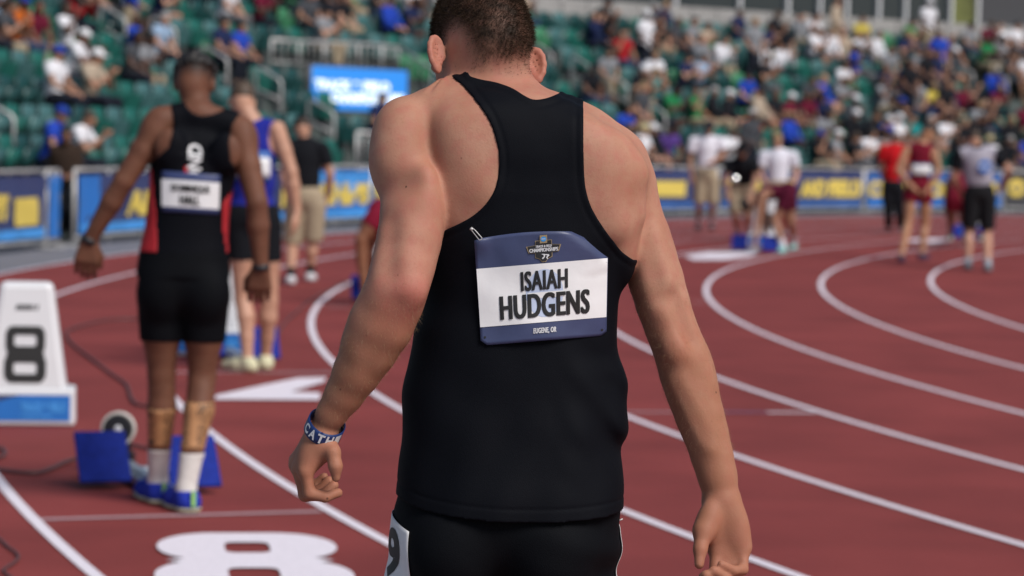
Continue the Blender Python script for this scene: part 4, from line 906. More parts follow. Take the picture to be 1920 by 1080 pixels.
def make_person(J, label, skin, parts, s=1.0, h=.011, base=None, skinmat=None, fine=True, group=None, shoes=True):
    """body as one skin, clothes as children; parts: list of (name, kind, args, colour)"""
    lo, hi = bounds(J); B = Field(lo, hi, h); h_trunk(B, J, s); h_head(B, J, s)
    for S_ in 'LR': h_arm(B, J, S_, s); h_hand(B, J, S_, s, fine); h_leg(B, J, S_, s); h_foot(B, J, S_, s)
    base = base if base is not None else Vector(((J['anL'].x+J['anR'].x)/2, (J['anL'].y+J['anR'].y)/2, J.get('ground', 0)))
    o, V, Q = emit_field(B, 'person', skinmat or M_SKINO, tuple(base)); colored(o, skin); tag(o, label, 'person', group)
    for (nm, kind, args, col) in parts:
        F = Field(lo, hi, h)
        off = args.get('off', .010)
        if kind == 'shirt':
            h_trunk(F, J, s, off)
            for S_ in 'LR': h_arm(F, J, S_, s, sleeve=args.get('sleeve', .55), off=off+.004)
            hem = J['pelvis'].z-.12*s; F.d = np.maximum(F.d, hem-F.ax[2][None, None, :]) if abs((J['neck']-J['pelvis']).normalized().z) > .6 else F.d
        elif kind == 'tank':
            h_trunk(F, J, s, off*.7); up = (J['neck']-J['pelvis']).normalized(); rt = (J['shR']-J['shL']).normalized()
            for S_, sg in (('L', 1), ('R', -1)): F.ell(J['sh'+S_]+rt*sg*-.015*s-up*.055*s, np.array((.062, .20, .115))*s, fr(up, rt), k=.01, op='-')
            F.ell(J['neck']+up*.03*s, np.array((.085, .12, .07))*s, fr(up, rt), k=.01, op='-'); hem = J['pelvis'].z+args.get('hem', -.03)*s
            if abs(up.z) > .6: F.d = np.maximum(F.d, hem-F.ax[2][None, None, :])
        elif kind == 'legs':
            h_trunk(F, J, s, off+args.get('loose', 0), parts=(2,))
            for S_ in 'LR': h_leg(F, J, S_, s, off=off+args.get('loose', 0), upto=args.get('upto', .6))
        elif kind == 'vest':
            h_trunk(F, J, s, off+.012, parts=(0, 1), sh=.04); up = (J['neck']-J['pelvis']).normalized(); rt = (J['shR']-J['shL']).normalized()
            F.ell(J['neck']+up*.03*s, np.array((.085, .12, .07))*s, fr(up, rt), k=.01, op='-')
        elif kind in ('hair', 'cap', 'long', 'hat'): h_head(F, J, s, kind)
        elif kind == 'shoes':
            for S_ in 'LR':
                F2 = Field(lo, hi, h); h_foot(F2, J, S_, s, .008); F2.d = np.maximum(F2.d, F2.ax[2][None, None, :]-(J.get('ground', 0)+.095*s)); c, _, _ = emit_field(F2, 'shoe', M_CLOTH, tuple(base), o); colored(c, col)
            continue
        elif kind == 'socks':
            for S_ in 'LR':
                F2 = Field(lo, hi, h); h_leg(F2, J, S_, s, .005); h_foot(F2, J, S_, s, .003); F2.d = np.maximum(F2.d, F2.ax[2][None, None, :]-(J.get('ground', 0)+args.get('top', .2))); c, _, _ = emit_field(F2, 'sock', M_CLOTH, tuple(base), o); colored(c, col)
            continue
        if args.get('blur'): F.blur(args['blur'])
        c, _, _ = emit_field(F, nm, M_HAIRO if kind in ('hair', 'long') else M_CLOTH, tuple(base), o); colored(c, col)
    return o
def pose(Y, ground=0.0, **px):
    """joints measured as (x, y, depth offset)"""
    J = {k: pix(v[0], v[1], Y+(v[2] if len(v) > 2 else 0)) for k, v in px.items() if k not in ('hup', 'hright')}
    J['hup'] = Vector(px.get('hup', (0, 0, 1))); J['hright'] = Vector(px.get('hright', (1, 0, 0))); J['ground'] = ground
    return J
def feet(J, **f):
    """heel and toe given as ground pixels"""
    for S_ in 'LR':
        a, t = gpx(*f['heel'+S_]), gpx(*f['toe'+S_]); d = (t-a).normalized(); J['an'+S_] = a+d*.05+Vector((0, 0, .085)); J['to'+S_] = a+d*.24+Vector((0, 0, .03))
    return J
BLK = (.008, .009, .012, 1); WHT = (.72, .72, .75, 1); KHA = (.36, .29, .20, 1); MAR = (.16, .008, .022, 1); PALE = (.50, .27, .18, 1); TAN = (.36, .18, .11, 1); BRN = (.17, .075, .045, 1); DKB = (.085, .036, .022, 1)
HBR = (.05, .03, .018, 1); HBK = (.012, .010, .009, 1); HBL = (.30, .20, .10, 1)
# ---- athlete on the left, two-tone kit
def left_athlete():
    Y = 11.0
    J = pose(Y, pelvis=(343, 520, 0), neck=(374, 215, .05), head=(365, 150, .11), shL=(303, 226, .0), shR=(449, 243, .02), elL=(232, 340, -.04), wrL=(168, 450, 0), haL=(157, 520, 0), elR=(482, 380, -.05), wrR=(489, 500, -.02), haR=(484, 580, 0),
             hipL=(302, 555, 0), hipR=(385, 560, 0), knL=(303, 700, .03), knR=(379, 705, .03), anL=(297, 880), anR=(358, 895), toL=(280, 930), toR=(330, 950), hup=(.02, .42, .9), hright=(1, -.05, .02))
    J['palmback'] = 1; feet(J, heelL=(302, 944), toeL=(262, 927), heelR=(356, 960), toeR=(310, 942))
    sk = skin_mat('skin_dark', (.165, .070, .040, 1), (.105, .042, .024, 1), (.16, .055, .035, 1), (.010, .008, .007, 1))
    s = 1.02; lo, hi = bounds(J); h = .0075; B = Field(lo, hi, h); T = Field(lo, hi, h); h_trunk(T, J, s, k=.06)
    T.loft(sorted([(pix(343, py, Y).z, pix(xl, py, Y).x, pix(xr, py, Y).x, Y+.0, b) for (py, xl, xr, b) in ((300, 292, 438, .085), (340, 287, 432, .105), (380, 283, 425, .108), (420, 278, 420, .108), (450, 271, 422, .112), (480, 264, 426, .118), (510, 262, 426, .12))]), n=2.3, k=.05)
    T.ell(pix(318, 275, Y-.085), (.06, .03, .075), k=.04); T.ell(pix(425, 285, Y-.085), (.06, .03, .075), k=.04); T.cone(pix(374, 215, Y+.02), pix(320, 218, Y+.01), .055, .045, .03); T.cone(pix(374, 215, Y+.02), pix(430, 228, Y+.02), .055, .045, .03)
    B.d = T.d.copy(); h_head(B, J, s)
    for S_ in 'LR': h_arm(B, J, S_, s*1.02); h_hand(B, J, S_, s); h_leg(B, J, S_, s*1.02); h_foot(B, J, S_, s)
    B.ell(pix(290, 245, Y), (.055, .06, .075), k=.03); B.ell(pix(458, 262, Y+.02), (.055, .06, .075), k=.03)
    base = (gpx(328, 945)); hr_ = fr(J['hup'], J['hright'])
    def fade(V): q = (V-np.array(J['head'])) @ hr_; st = np.clip((q[:, 2]+.035+.02*(q[:, 1] > .06)*0)/.05, 0, 1)*(q[:, 1] < .075)*(np.linalg.norm(q, axis=1) < .15)*(np.abs(q[:, 0]) < .079); return {'stubble': st, 'flush': st*0}
    o, V, Q = emit_field(B, 'person', sk, tuple(base), attrs=fade); tag(o, 'athlete in black and red vest walking away by the lane 8 starting block', 'person')
    f = lambda q: (pix(q[0], q[1], Y-.09).x, pix(q[0], q[1], Y-.09).z)
    def cloth(name, F, poly, mt=None, col=None, yflat=True):
        Z2, X2 = np.meshgrid(F.ax[2], F.ax[0]); F.d = np.maximum(F.d, poly_sd(X2, Z2, [f(q) for q in poly])[:, None, :]); c, VV, QQ = emit_field(F, name, mt or M_CLOTH, tuple(base), o)
        if col: c.color = col
        return c, VV, QQ
    tank = [(300, 175), (313, 190), (320, 215), (324, 248), (318, 275), (300, 292), (283, 300), (255, 320), (225, 472), (340, 478), (450, 477), (470, 330), (445, 322), (434, 300), (431, 268), (435, 235), (446, 212), (440, 190), (424, 195), (412, 207), (395, 214), (375, 217), (358, 211), (345, 198), (338, 170)]
    F = T.copy(); F.blur(3); F.d = np.minimum(F.d-.006, T.d-.006); c, VV, QQ = cloth('running_vest', F, tank, M_TANK)
    RED = mat('vest_red', (.42, .012, .020, 1), .7, noise=.08, nscale=60)
    F = T.copy(); F.blur(3); F.d = np.minimum(F.d-.009, T.d-.009); cloth('side_panel', F, [(262, 300), (283, 318), (287, 360), (293, 400), (297, 474), (225, 474), (230, 330)], RED)
    F = T.copy(); F.blur(3); F.d = np.minimum(F.d-.009, T.d-.009); cloth('side_panel', F, [(448, 330), (416, 380), (414, 430), (421, 476), (455, 476), (470, 340)], RED)
    for pl in ([(304, 178), (318, 192), (343, 187), (336, 172)], [(422, 192), (432, 202), (443, 208), (440, 190)]):
        F = T.copy(); F.blur(3); F.d = np.minimum(F.d-.009, T.d-.009); cloth('shoulder_trim', F, pl, RED)
    F = Field(lo, hi, h); h_trunk(F, J, s, .008, parts=(1, 2), sh=0)
    F.ell(pix(305, 545, Y-.05), (.10, .085, .13), k=.05); F.ell(pix(386, 548, Y-.05), (.10, .085, .13), k=.05)
    for S_ in 'LR': a, b = J['hip'+S_], J['kn'+S_]; F.cone(a, a.lerp(b, .60), .100, .088, .03, cut=True)
    F.put(np.s_[:, :, :], T.d-.006, .02, '+'); F.d = np.maximum(F.d, pix(340, 640, Y).z-F.ax[2][None, None, :])
    zc = F.ax[2][None, None, :]; F.d = np.maximum(F.d, zc-pix(340, 468, Y).z); emit_field(F, 'running_tights', M_SHORT, tuple(base), o)
    # calf tape, socks, shoes
    M_TAPE = mat('calf_tape', (.40, .20, .085, 1), .6); tt = M_TAPE.node_tree; tb = tt.nodes['Principled BSDF']; tc = tt.nodes.new('ShaderNodeTexCoord'); nn = tt.nodes.new('ShaderNodeTexVoronoi'); nn.feature = 'DISTANCE_TO_EDGE'; nn.inputs['Scale'].default_value = 38; tt.links.new(tc.outputs['Object'], nn.inputs['Vector'])
    rr_ = tt.nodes.new('ShaderNodeMapRange'); rr_.inputs[1].default_value = .04; rr_.inputs[2].default_value = .09; tt.links.new(nn.outputs['Distance'], rr_.inputs[0]); mx = tt.nodes.new('ShaderNodeMix'); mx.data_type = 'RGBA'; mx.inputs[6].default_value = (.05, .03, .02, 1); mx.inputs[7].default_value = (.42, .21, .09, 1); tt.links.new(rr_.outputs[0], mx.inputs[0]); tt.links.new(mx.outputs[2], tb.inputs['Base Color'])
    M_TAPE2 = mat('calf_tape_plain', (.46, .23, .10, 1), .6)
    for S_, yt, yb in (('L', 768, 842), ('R', 750, 838)):
        F = Field(lo, hi, h); h_leg(F, J, S_, s*1.02, .003); zc = F.ax[2][None, None, :]; zt, zb = pix(330, yt, Y).z, pix(330, yb, Y).z; yb_ = F.ax[1][None, :, None]
        F.d = np.maximum(np.maximum(F.d, zc-zt), zb-zc); emit_field(F, 'calf_tape', M_TAPE, tuple(base), o)
        F = Field(lo, hi, h); h_leg(F, J, S_, s*1.02, .005); cx = (J['kn'+S_].x*.3+J['an'+S_].x*.7); F.d = np.maximum(np.maximum(np.maximum(F.d, zc-zt+.005), zb-zc+.005), np.abs(F.ax[0][:, None, None]-cx-.008)-.020); emit_field(F, 'calf_tape', M_TAPE2, tuple(base), o)
        F = Field(lo, hi, h); h_leg(F, J, S_, s, .006); h_foot(F, J, S_, s, .004); F.d = np.maximum(F.d, zc-zb+.012); c, _, _ = emit_field(F, 'sock', M_CLOTH, tuple(base), o); c.color = (.62, .58, .55, 1)
        F = Field(lo, hi, .006); h_foot(F, J, S_, s, .011); zc = F.ax[2][None, None, :]; an = J['an'+S_]; to = J['to'+S_]; F.d = np.maximum(np.maximum(F.d, .016-zc), zc-.085); c, _, _ = emit_field(F, 'shoe', M_CLOTH, tuple(base), o); c.color = (.022, .04, .36, 1)
        F = Field(lo, hi, .006); h_foot(F, J, S_, s, .016); F.d = np.maximum(F.d, F.ax[2][None, None, :]-.018); c2, _, _ = emit_field(F, 'sole', M_CLOTH, tuple(base), c); c2.location = (0, 0, 0); c2.color = (.55, .55, .38, 1)
        d = (to-an); d.z = 0; d.normalize(); hp = Vector((an.x, an.y, 0))-d*.086*s-Vector(base); MB().box(hp+Vector((0, 0, .058)), (.016, .012, .062), Matrix.Rotation(math.atan2(d.y, d.x)-math.pi/2, 3, 'Z')).build('heel_tab', mat('heel_green', (.30, .62, .16, 1), .5), c)
    # hair: tight curls
    hc, HR = J['head'], fr(J['hup'], J['hright']); m = MB(); cnt = 0
    F = Field(lo, hi, .006)
    for i in range(520):
        v = np.array(rng.normal(0, 1, 3)); v /= np.linalg.norm(v)
        if v[2] < .30-.25*(v[1] > 0)+.1*rng.normal() or (v[1] > .75 and v[2] < .5): continue
        p = np.array(hc)+HR @ (v*np.array((.077, .098, .098))*s*(1+.06*rng.random())+np.array((0, -.004, .004))); F.ell(p, (.008+.013*rng.random(),)*3, k=.003)
    c, _, _ = emit_field(F, 'hair', M_HAIRO, tuple(base), o); c.color = HBK
    # bib and lettering on the back
    bv = BVHTree.FromPolygons([tuple(v) for v in VV], [tuple(q) for q in QQ]); cs = Vector((0, 0, CAMH))
    def on(c4):
        def g(off):
            def fn(u, v):
                x = (c4[0][0]*(1-u)+c4[1][0]*u)*v+(c4[2][0]*(1-u)+c4[3][0]*u)*(1-v); y = (c4[0][1]*(1-u)+c4[1][1]*u)*v+(c4[2][1]*(1-u)+c4[3][1]*u)*(1-v)
                hit = bv.ray_cast(cs, ray(x, y).normalized()); p = hit[0] if hit[0] is not None else pix(x, y, Y-.1); return p+Vector((0, -1, 0))*off-Vector(base)
            return fn
        return g
    g = on(((303, 320), (413, 328), (304, 396), (411, 402))); sheet('name_bib', g(.006), M_NAVY, o, 14, 10, thick=.002); bn = sheet('bib_panel', g(.009), M_PAPERW, o, 14, 8, box=(.0, .13, 1, .80))
    fat_text('lettering', 'DOMINIQUE', g, .012, M_INK, o, (.17, .48, .83, .70), .012); fat_text('lettering', 'HALL', g, .012, M_INK, o, (.32, .20, .66, .43), .018)
    g2 = on(((350, 270), (384, 270), (346, 345), (380, 345))); text_obj('lettering', 'OND', g2(.006), M_PAPERW, o, (.1, .0, .9, 1), bold=.03, shear=.2, rot=1); sheet('red_mark', g2(.005), RED, o, 3, 3, box=(-.05, .28, .16, .45))
    # wrist bands
    for a, b, t0, t1, r in ((J['elL'], J['wrL'], .95, 1.04, .036), (J['elR'], J['wrR'], .96, 1.05, .036)):
        d = b-a; MB().tube([a+d*t0-Vector(base), a+d*t1-Vector(base)], r, 16).build('wristband', M_BLACK, o, True)
    return o
left_athlete()
def bib_on(o, base, J, w_, h_, zrel, mats, off=.16, text=None):
    """small flat number bib pinned on a back"""
    up = (J['neck']-J['pelvis']).normalized(); rt = (J['shR']-J['shL']).normalized(); fw = up.cross(rt); c = J['pelvis'].lerp(J['neck'], zrel)-fw*off-Vector(base)
    for k, (m_, v0, v1) in enumerate(mats):
        fn = lambda u, v: c+rt*(u-.5)*w_+up*(v-.5)*h_-fw*(.003*k-.10*(u-.5)**2)
        sheet('name_bib' if k == 0 else 'bib_panel', fn, m_, o, 8, 3, box=(0, v0, 1, v1), thick=.003)
    if text: fn = lambda u, v: c+rt*(u-.5)*w_+up*(v-.5)*h_-fw*(.010-.10*(u-.5)**2); text_obj('lettering', text, fn, M_INK, o, (.15, .3, .85, .7), bold=.05)
# ---- athlete in the blue vest
J = pose(17.3, pelvis=(474, 408, 0), neck=(471, 222, .04), head=(454, 186, .10), shL=(432, 238, .02), shR=(519, 243, 0), elL=(420, 330, .05), wrL=(425, 410, .05), elR=(546, 322, -.02), wrR=(556, 395, 0), haR=(556, 440), hipL=(452, 418, 0), hipR=(499, 420, 0), knL=(455, 560, .02), knR=(505, 563, .04), hup=(-.02, .35, .9), hright=(1, .2, 0))
feet(J, heelL=(474, 698), toeL=(418, 692), heelR=(498, 694), toeR=(494, 668))
o = make_person(J, 'athlete in royal blue vest and black tights with cream shoes, partly hidden', PALE, [('running_vest', 'tank', {'hem': .07, 'off': .014}, (.018, .024, .26, 1)), ('running_tights', 'legs', {'upto': .48}, BLK), ('hair', 'hair', {}, (.07, .045, .028, 1)), ('shoe', 'shoes', {}, (.62, .60, .40, 1))], 1.03, .0095)
bib_on(o, o.location, J, .27, .19, .52, [(M_MIDB, 0, 1), (M_PAPERW, .12, .78)], .128)
MB().box(J['neck']-Vector(o.location)+Vector((.0, -.075, -.045)), (.05, .006, .035)).build('vest_logo', mat('logo_pink', (.6, .35, .45, 1)), o)
# ---- official in black polo and khaki shorts
J = pose(27.7, pelvis=(572, 372, 0), neck=(571, 262, .02), head=(566, 238, .05), shL=(541, 277, 0), shR=(604, 280, 0), elL=(533, 330, -.05), wrL=(548, 392, -.08), elR=(619, 328, .02), wrR=(614, 368, .15), hipL=(556, 385, 0), hipR=(590, 385, 0), knL=(548, 462, .02), knR=(587, 456, .02), hup=(-.1, .3, .9), hright=(1, .1, 0))
feet(J, heelL=(545, 534), toeL=(541, 518), heelR=(580, 528), toeR=(604, 520))
make_person(J, 'official in black polo, black cap and khaki shorts walking away', PALE, [('polo_shirt', 'shirt', {'sleeve': .6, 'off': .02}, BLK), ('shorts', 'legs', {'upto': .93, 'loose': .022}, KHA), ('hair', 'hair', {}, HBR), ('cap', 'cap', {}, BLK), ('sock', 'socks', {'top': .17}, BLK), ('shoe', 'shoes', {}, (.6, .6, .62, 1))], 1.03, .012)
# ---- athlete in maroon kneeling over a block behind the foreground athlete's arm
J = pose(24.2, pelvis=(716, 398, 0), neck=(800, 430, .1), head=(838, 450, .15), shL=(795, 425, .25), shR=(795, 435, -.15), elL=(800, 500, .2), wrL=(800, 560, .2), elR=(790, 500, -.2), wrR=(780, 560, -.25), hipL=(708, 410, .1), hipR=(706, 408, -.09), knL=(690, 470, .2), knR=(677, 448, -.14), hup=(.8, 0, .3), hright=(0, -1, 0))
feet(J, heelL=(700, 560), toeL=(722, 562), heelR=(680, 572), toeR=(708, 576))
make_person(J, 'bent-over athlete in maroon shorts, half hidden behind the foreground athlete\'s left arm', (.25, .105, .055, 1), [('shorts', 'legs', {'upto': .45, 'off': .015}, (.20, .010, .03, 1)), ('running_vest', 'tank', {}, (.20, .010, .03, 1)), ('hair', 'hair', {}, HBK), ('shoe', 'shoes', {}, (.5, .6, .55, 1))], 1.0, .013)
# ---- group round the far blocks on the right
J = pose(45.2, pelvis=(1324, 328, 0), neck=(1327, 256, 0), head=(1330, 239, -.05), shL=(1352, 265, 0), shR=(1300, 265, 0), elL=(1356, 292, -.05), wrL=(1338, 302, -.25), elR=(1293, 298, 0), wrR=(1297, 330, -.05), hipL=(1335, 338, 0), hipR=(1313, 338, 0), knL=(1336, 384, 0), knR=(1311, 384, 0), hup=(0, -.35, .93), hright=(-1, 0, 0))
feet(J, heelL=(1334, 431), toeL=(1336, 438), heelR=(1309, 431), toeR=(1306, 438))
make_person(J, 'official in white polo, dark cap and khaki shorts standing facing the camera', TAN, [('polo_shirt', 'shirt', {'sleeve': .62, 'off': .022}, (.74, .73, .80, 1)), ('shorts', 'legs', {'upto': .95, 'loose': .03}, KHA), ('cap', 'cap', {}, (.02, .025, .035, 1)), ('hair', 'hair', {}, HBR), ('sock', 'socks', {'top': .2}, (.55, .53, .56, 1)), ('shoe', 'shoes', {}, (.03, .035, .045, 1))], 1.0, .016, fine=False)
J = pose(41.0, pelvis=(1391, 352, .15), neck=(1392, 297, -.12), head=(1392, 280, -.22), shL=(1414, 306, -.1), shR=(1369, 308, -.1), elL=(1417, 335, -.15), wrL=(1408, 362, -.25), elR=(1361, 335, -.15), wrR=(1366, 362, -.3), hipL=(1402, 357, .15), hipR=(1380, 357, .15), knL=(1401, 402, 0), knR=(1379, 404, 0), hup=(0, -.55, .83), hright=(-1, 0, 0))
feet(J, heelL=(1402, 447), toeL=(1404, 455), heelR=(1384, 450), toeR=(1383, 458))
make_person(J, 'official in black polo and black cap stooping forward with khaki shorts', TAN, [('polo_shirt', 'shirt', {'sleeve': .62, 'off': .02}, BLK), ('shorts', 'legs', {'upto': .92, 'loose': .025}, KHA), ('cap', 'cap', {}, BLK), ('hair', 'hair', {}, HBK), ('sock', 'socks', {'top': .2}, (.5, .5, .53, 1)), ('shoe', 'shoes', {}, (.04, .05, .06, 1))], 1.0, .016, fine=False)
p = pix(1378, 336, 40.7); tag(MB().lathe([(.045, -.012), (.055, 0), (.045, .012)], p, Matrix.Rotation(math.radians(80), 3, 'X'), 20).build('stopwatch', mat('chrome', (.9, .9, .9, 1), .08, metal=1), None, True), 'shiny silver stopwatch held by the stooping official in black', 'stopwatch')
J = pose(42.5, pelvis=(1459, 350, 0), neck=(1459, 281, 0), head=(1457, 262, -.04), shL=(1487, 292, 0), shR=(1432, 292, 0), elL=(1494, 325, 0), wrL=(1486, 352, -.2), elR=(1424, 325, 0), wrR=(1440, 350, -.2), hipL=(1470, 356, 0), hipR=(1448, 356, 0), knL=(1471, 402, 0), knR=(1448, 402, 0), hup=(0, -.3, .95), hright=(-1, 0, 0))
feet(J, heelL=(1471, 442), toeL=(1473, 448), heelR=(1447, 442), toeR=(1445, 448))
make_person(J, 'fair-haired official in white polo standing behind the bent maroon athlete', PALE, [('polo_shirt', 'shirt', {'sleeve': .6, 'off': .02}, (.72, .72, .80, 1)), ('shorts', 'legs', {'upto': .9, 'loose': .02}, KHA), ('hair', 'hair', {}, HBL), ('shoe', 'shoes', {}, (.2, .2, .25, 1))], 1.0, .016, fine=False)
J = pose(37.7, pelvis=(1478, 358, 0), neck=(1428, 362, 0), head=(1403, 382, 0), shL=(1430, 366, -.18), shR=(1432, 364, .18), elL=(1421, 418, -.18), wrL=(1416, 458, -.2), elR=(1434, 415, .15), wrR=(1432, 455, .2), hipL=(1478, 368, -.1), hipR=(1480, 366, .09), knL=(1452, 412, -.12), knR=(1484, 416, .1), hup=(-.75, 0, -.45), hright=(0, 1, 0))
feet(J, heelL=(1470, 474), toeL=(1455, 476), heelR=(1490, 468), toeR=(1475, 470))
make_person(J, 'athlete in dark maroon shorts bent double with hands at the far block', TAN, [('shorts', 'legs', {'upto': .55, 'off': .02}, (.075, .006, .022, 1)), ('running_vest', 'tank', {}, (.075, .006, .022, 1)), ('hair', 'hair', {}, HBK), ('sock', 'socks', {'top': .2}, (.7, .7, .75, 1)), ('shoe', 'shoes', {}, (.25, .55, .52, 1))], 1.0, .015, fine=False)
J = pose(47.0, pelvis=(1673, 350, 0), neck=(1678, 270, 0), head=(1682, 254, 0), shL=(1656, 280, 0), shR=(1696, 280, 0), elL=(1652, 315, .05), wrL=(1660, 345, .1), elR=(1700, 315, .05), wrR=(1692, 345, .1), hipL=(1664, 358, 0), hipR=(1684, 358, 0), knL=(1666, 396, 0), knR=(1686, 396, 0), hright=(1, .2, 0))
feet(J, heelL=(1666, 432), toeL=(1664, 427), heelR=(1688, 432), toeR=(1690, 427))
make_person(J, 'man in bright red shirt, white cap and black trousers behind the maroon runner', TAN, [('shirt', 'shirt', {'sleeve': .6, 'off': .02}, (.50, .010, .015, 1)), ('trousers', 'legs', {'upto': 1.9, 'loose': .015}, BLK), ('hair', 'hair', {}, HBR), ('cap', 'cap', {}, (.75, .76, .78, 1)), ('shoe', 'shoes', {}, (.3, .3, .33, 1))], 1.0, .016, fine=False)
J = pose(36.2, pelvis=(1722, 348, 0), neck=(1731, 266, .02), head=(1740, 245, .05), shL=(1700, 281, 0), shR=(1752, 283, 0), elL=(1684, 320, -.08), wrL=(1706, 346, -.1), elR=(1760, 322, -.06), wrR=(1742, 350, -.08), hipL=(1709, 358, 0), hipR=(1735, 358, 0), knL=(1702, 422, -.05), knR=(1735, 424, .05), hup=(.15, .2, .95), hright=(.8, -.6, 0))
feet(J, heelL=(1690, 492), toeL=(1682, 474), heelR=(1726, 488), toeR=(1752, 486))
o = make_person(J, 'runner in maroon singlet and shorts with white bib, back to camera, hands on hips', (.40, .20, .11, 1), [('running_vest', 'tank', {'hem': .0, 'off': .012}, MAR), ('shorts', 'legs', {'upto': .32, 'off': .012}, MAR), ('hair', 'hair', {}, HBK), ('shoe', 'shoes', {}, (.05, .04, .08, 1))], 1.02, .013, fine=False)
bib_on(o, o.location, J, .25, .17, .36, [(M_NAVY, 0, 1), (M_PAPERW, .12, .84)], .13)
J = pose(40.2, pelvis=(1796, 372, 0), neck=(1796, 330, .3), head=(1797, 335, .5), shL=(1778, 345, .25), shR=(1814, 345, .25), elL=(1774, 385, .3), wrL=(1782, 425, .3), elR=(1818, 385, .3), wrR=(1812, 425, .3), hipL=(1786, 378, 0), hipR=(1806, 378, 0), knL=(1784, 415, .12), knR=(1806, 415, .12), hup=(0, .8, .3))
feet(J, heelL=(1780, 452), toeL=(1781, 446), heelR=(1838, 452), toeR=(1837, 446))
make_person(J, 'athlete in maroon bending over blocks, half hidden by the man in grey vest', BRN, [('shorts', 'legs', {'upto': .4, 'off': .015}, MAR), ('running_vest', 'tank', {}, MAR), ('hair', 'hair', {}, HBK), ('shoe', 'shoes', {}, (.55, .70, .66, 1))], 1.0, .016, fine=False)
J = pose(33.8, pelvis=(1836, 362, 0), neck=(1831, 278, .02), head=(1826, 260, .05), shL=(1799, 290, 0), shR=(1866, 290, 0), elL=(1788, 332, .03), wrL=(1802, 362, .2), elR=(1892, 318, 0), wrR=(1880, 345, .25), hipL=(1822, 372, 0), hipR=(1851, 372, 0), knL=(1817, 436, .02), knR=(1851, 438, .02), hup=(0, .25, .97), hright=(1, .05, 0))
feet(J, heelL=(1815, 506), toeL=(1808, 492), heelR=(1852, 510), toeR=(1852, 495))
o = make_person(J, 'man in grey mesh vest with round blue logo, black shirt and shorts, back to camera', PALE, [('shirt', 'shirt', {'sleeve': .65, 'off': .02}, BLK), ('mesh_vest', 'vest', {'off': .028}, (.36, .34, .40, 1)), ('shorts', 'legs', {'upto': .88, 'loose': .015}, (.012, .012, .014, 1)), ('hair', 'hair', {}, HBR), ('sock', 'socks', {'top': .16}, (.35, .4, .45, 1)), ('shoe', 'shoes', {}, (.16, .18, .20, 1))], 1.04, .013, fine=False)
up = (J['neck']-J['pelvis']).normalized(); c_ = J['pelvis'].lerp(J['neck'], .60)+Vector((.06, -.19, 0))-Vector(o.location)
lg = sheet('vest_logo', lambda u, v: c_+Vector((.085*v*math.cos(6.2832*u), .0, .085*v*math.sin(6.2832*u))), mat('logo_blue', (.02, .16, .55, 1)), o, 24, 2)
text_obj('lettering', 'NCAA', lambda u, v: c_+Vector(((u-.5)*.13, -.004, (v-.5)*.045)), M_PAPERW, lg, (0, 0, 1, 1), bold=.05)
# ---- person in the fence gap on the left
th = theta(124, 49.3); g0 = pol(49.3, th); px_, py_, f_ = proj(g0); Yg = g0.y
J = pose(Yg, pelvis=(124, py_-112, 0), neck=(124, py_-178, 0), head=(124, py_-202, -.1), shL=(144, py_-168, .05), shR=(104, py_-168, -.05), elL=(146, py_-135, 0), wrL=(134, py_-125, -.15), elR=(102, py_-135, 0), wrR=(116, py_-125, -.15), hipL=(132, py_-106, 0), hipR=(116, py_-106, 0), knL=(132, py_-58, -.1), knR=(116, py_-58, -.1), hright=(-1, -.2, 0))
for S_, d in (('L', .09), ('R', -.09)): J['an'+S_] = g0+Vector((d, 0, .085)); J['to'+S_] = g0+Vector((d+.05, -.18, .03))
make_person(J, 'person in dark jacket and black trousers standing in the gap of the fence', BRN, [('jacket', 'shirt', {'sleeve': 1.8, 'off': .03}, (.035, .022, .016, 1)), ('trousers', 'legs', {'upto': 1.9, 'loose': .015}, BLK), ('hair', 'hair', {}, HBK), ('shoe', 'shoes', {}, BLK)], 1.0, .016, fine=False)
# ------------------------------------------------------------------ spectators
def seated(lean=0., armk=0, legs=0, twist=0.):
    V = Vector; J = {'pelvis': V((0, -.02, .52)), 'neck': V((twist*.05, .02+lean, 1.03)), 'head': V((twist*.08, .06+lean*1.3, 1.18)), 'shL': V((-.18, -.0+lean*.95, .99)), 'shR': V((.18, .0+lean*.95, .99)), 'hipL': V((-.09, .02, .50)), 'hipR': V((.09, .02, .50)),
         'knL': V((-.12-.03*legs, .44, .50)), 'knR': V((.12+.03*legs, .44, .50)), 'anL': V((-.12, .42-.08*legs, .09)), 'anR': V((.12, .42+.05*legs, .09)), 'toL': V((-.14, .60-.08*legs, .03)), 'toR': V((.14, .60+.05*legs, .03)), 'ground': 0.0}
    if armk == 0: J.update(elL=V((-.24, .10+lean*.6, .74)), elR=V((.24, .10+lean*.6, .74)), wrL=V((-.10, .34, .60)), wrR=V((.10, .34, .60)))
    elif armk == 1: J.update(elL=V((-.22, .22+lean*.7, .70)), elR=V((.22, .22+lean*.7, .70)), wrL=V((-.03, .34+lean, .92)), wrR=V((.03, .36+lean, .90)))
    else: J.update(elL=V((-.25, .06+lean*.5, .74)), elR=V((.26, .16+lean*.5, .78)), wrL=V((-.14, .32, .58)), wrR=V((.12, .26+lean, 1.10)))
    J['hup'] = V((0, .12+lean*.4, 1)); J['hright'] = V((1, -twist, 0)); return J
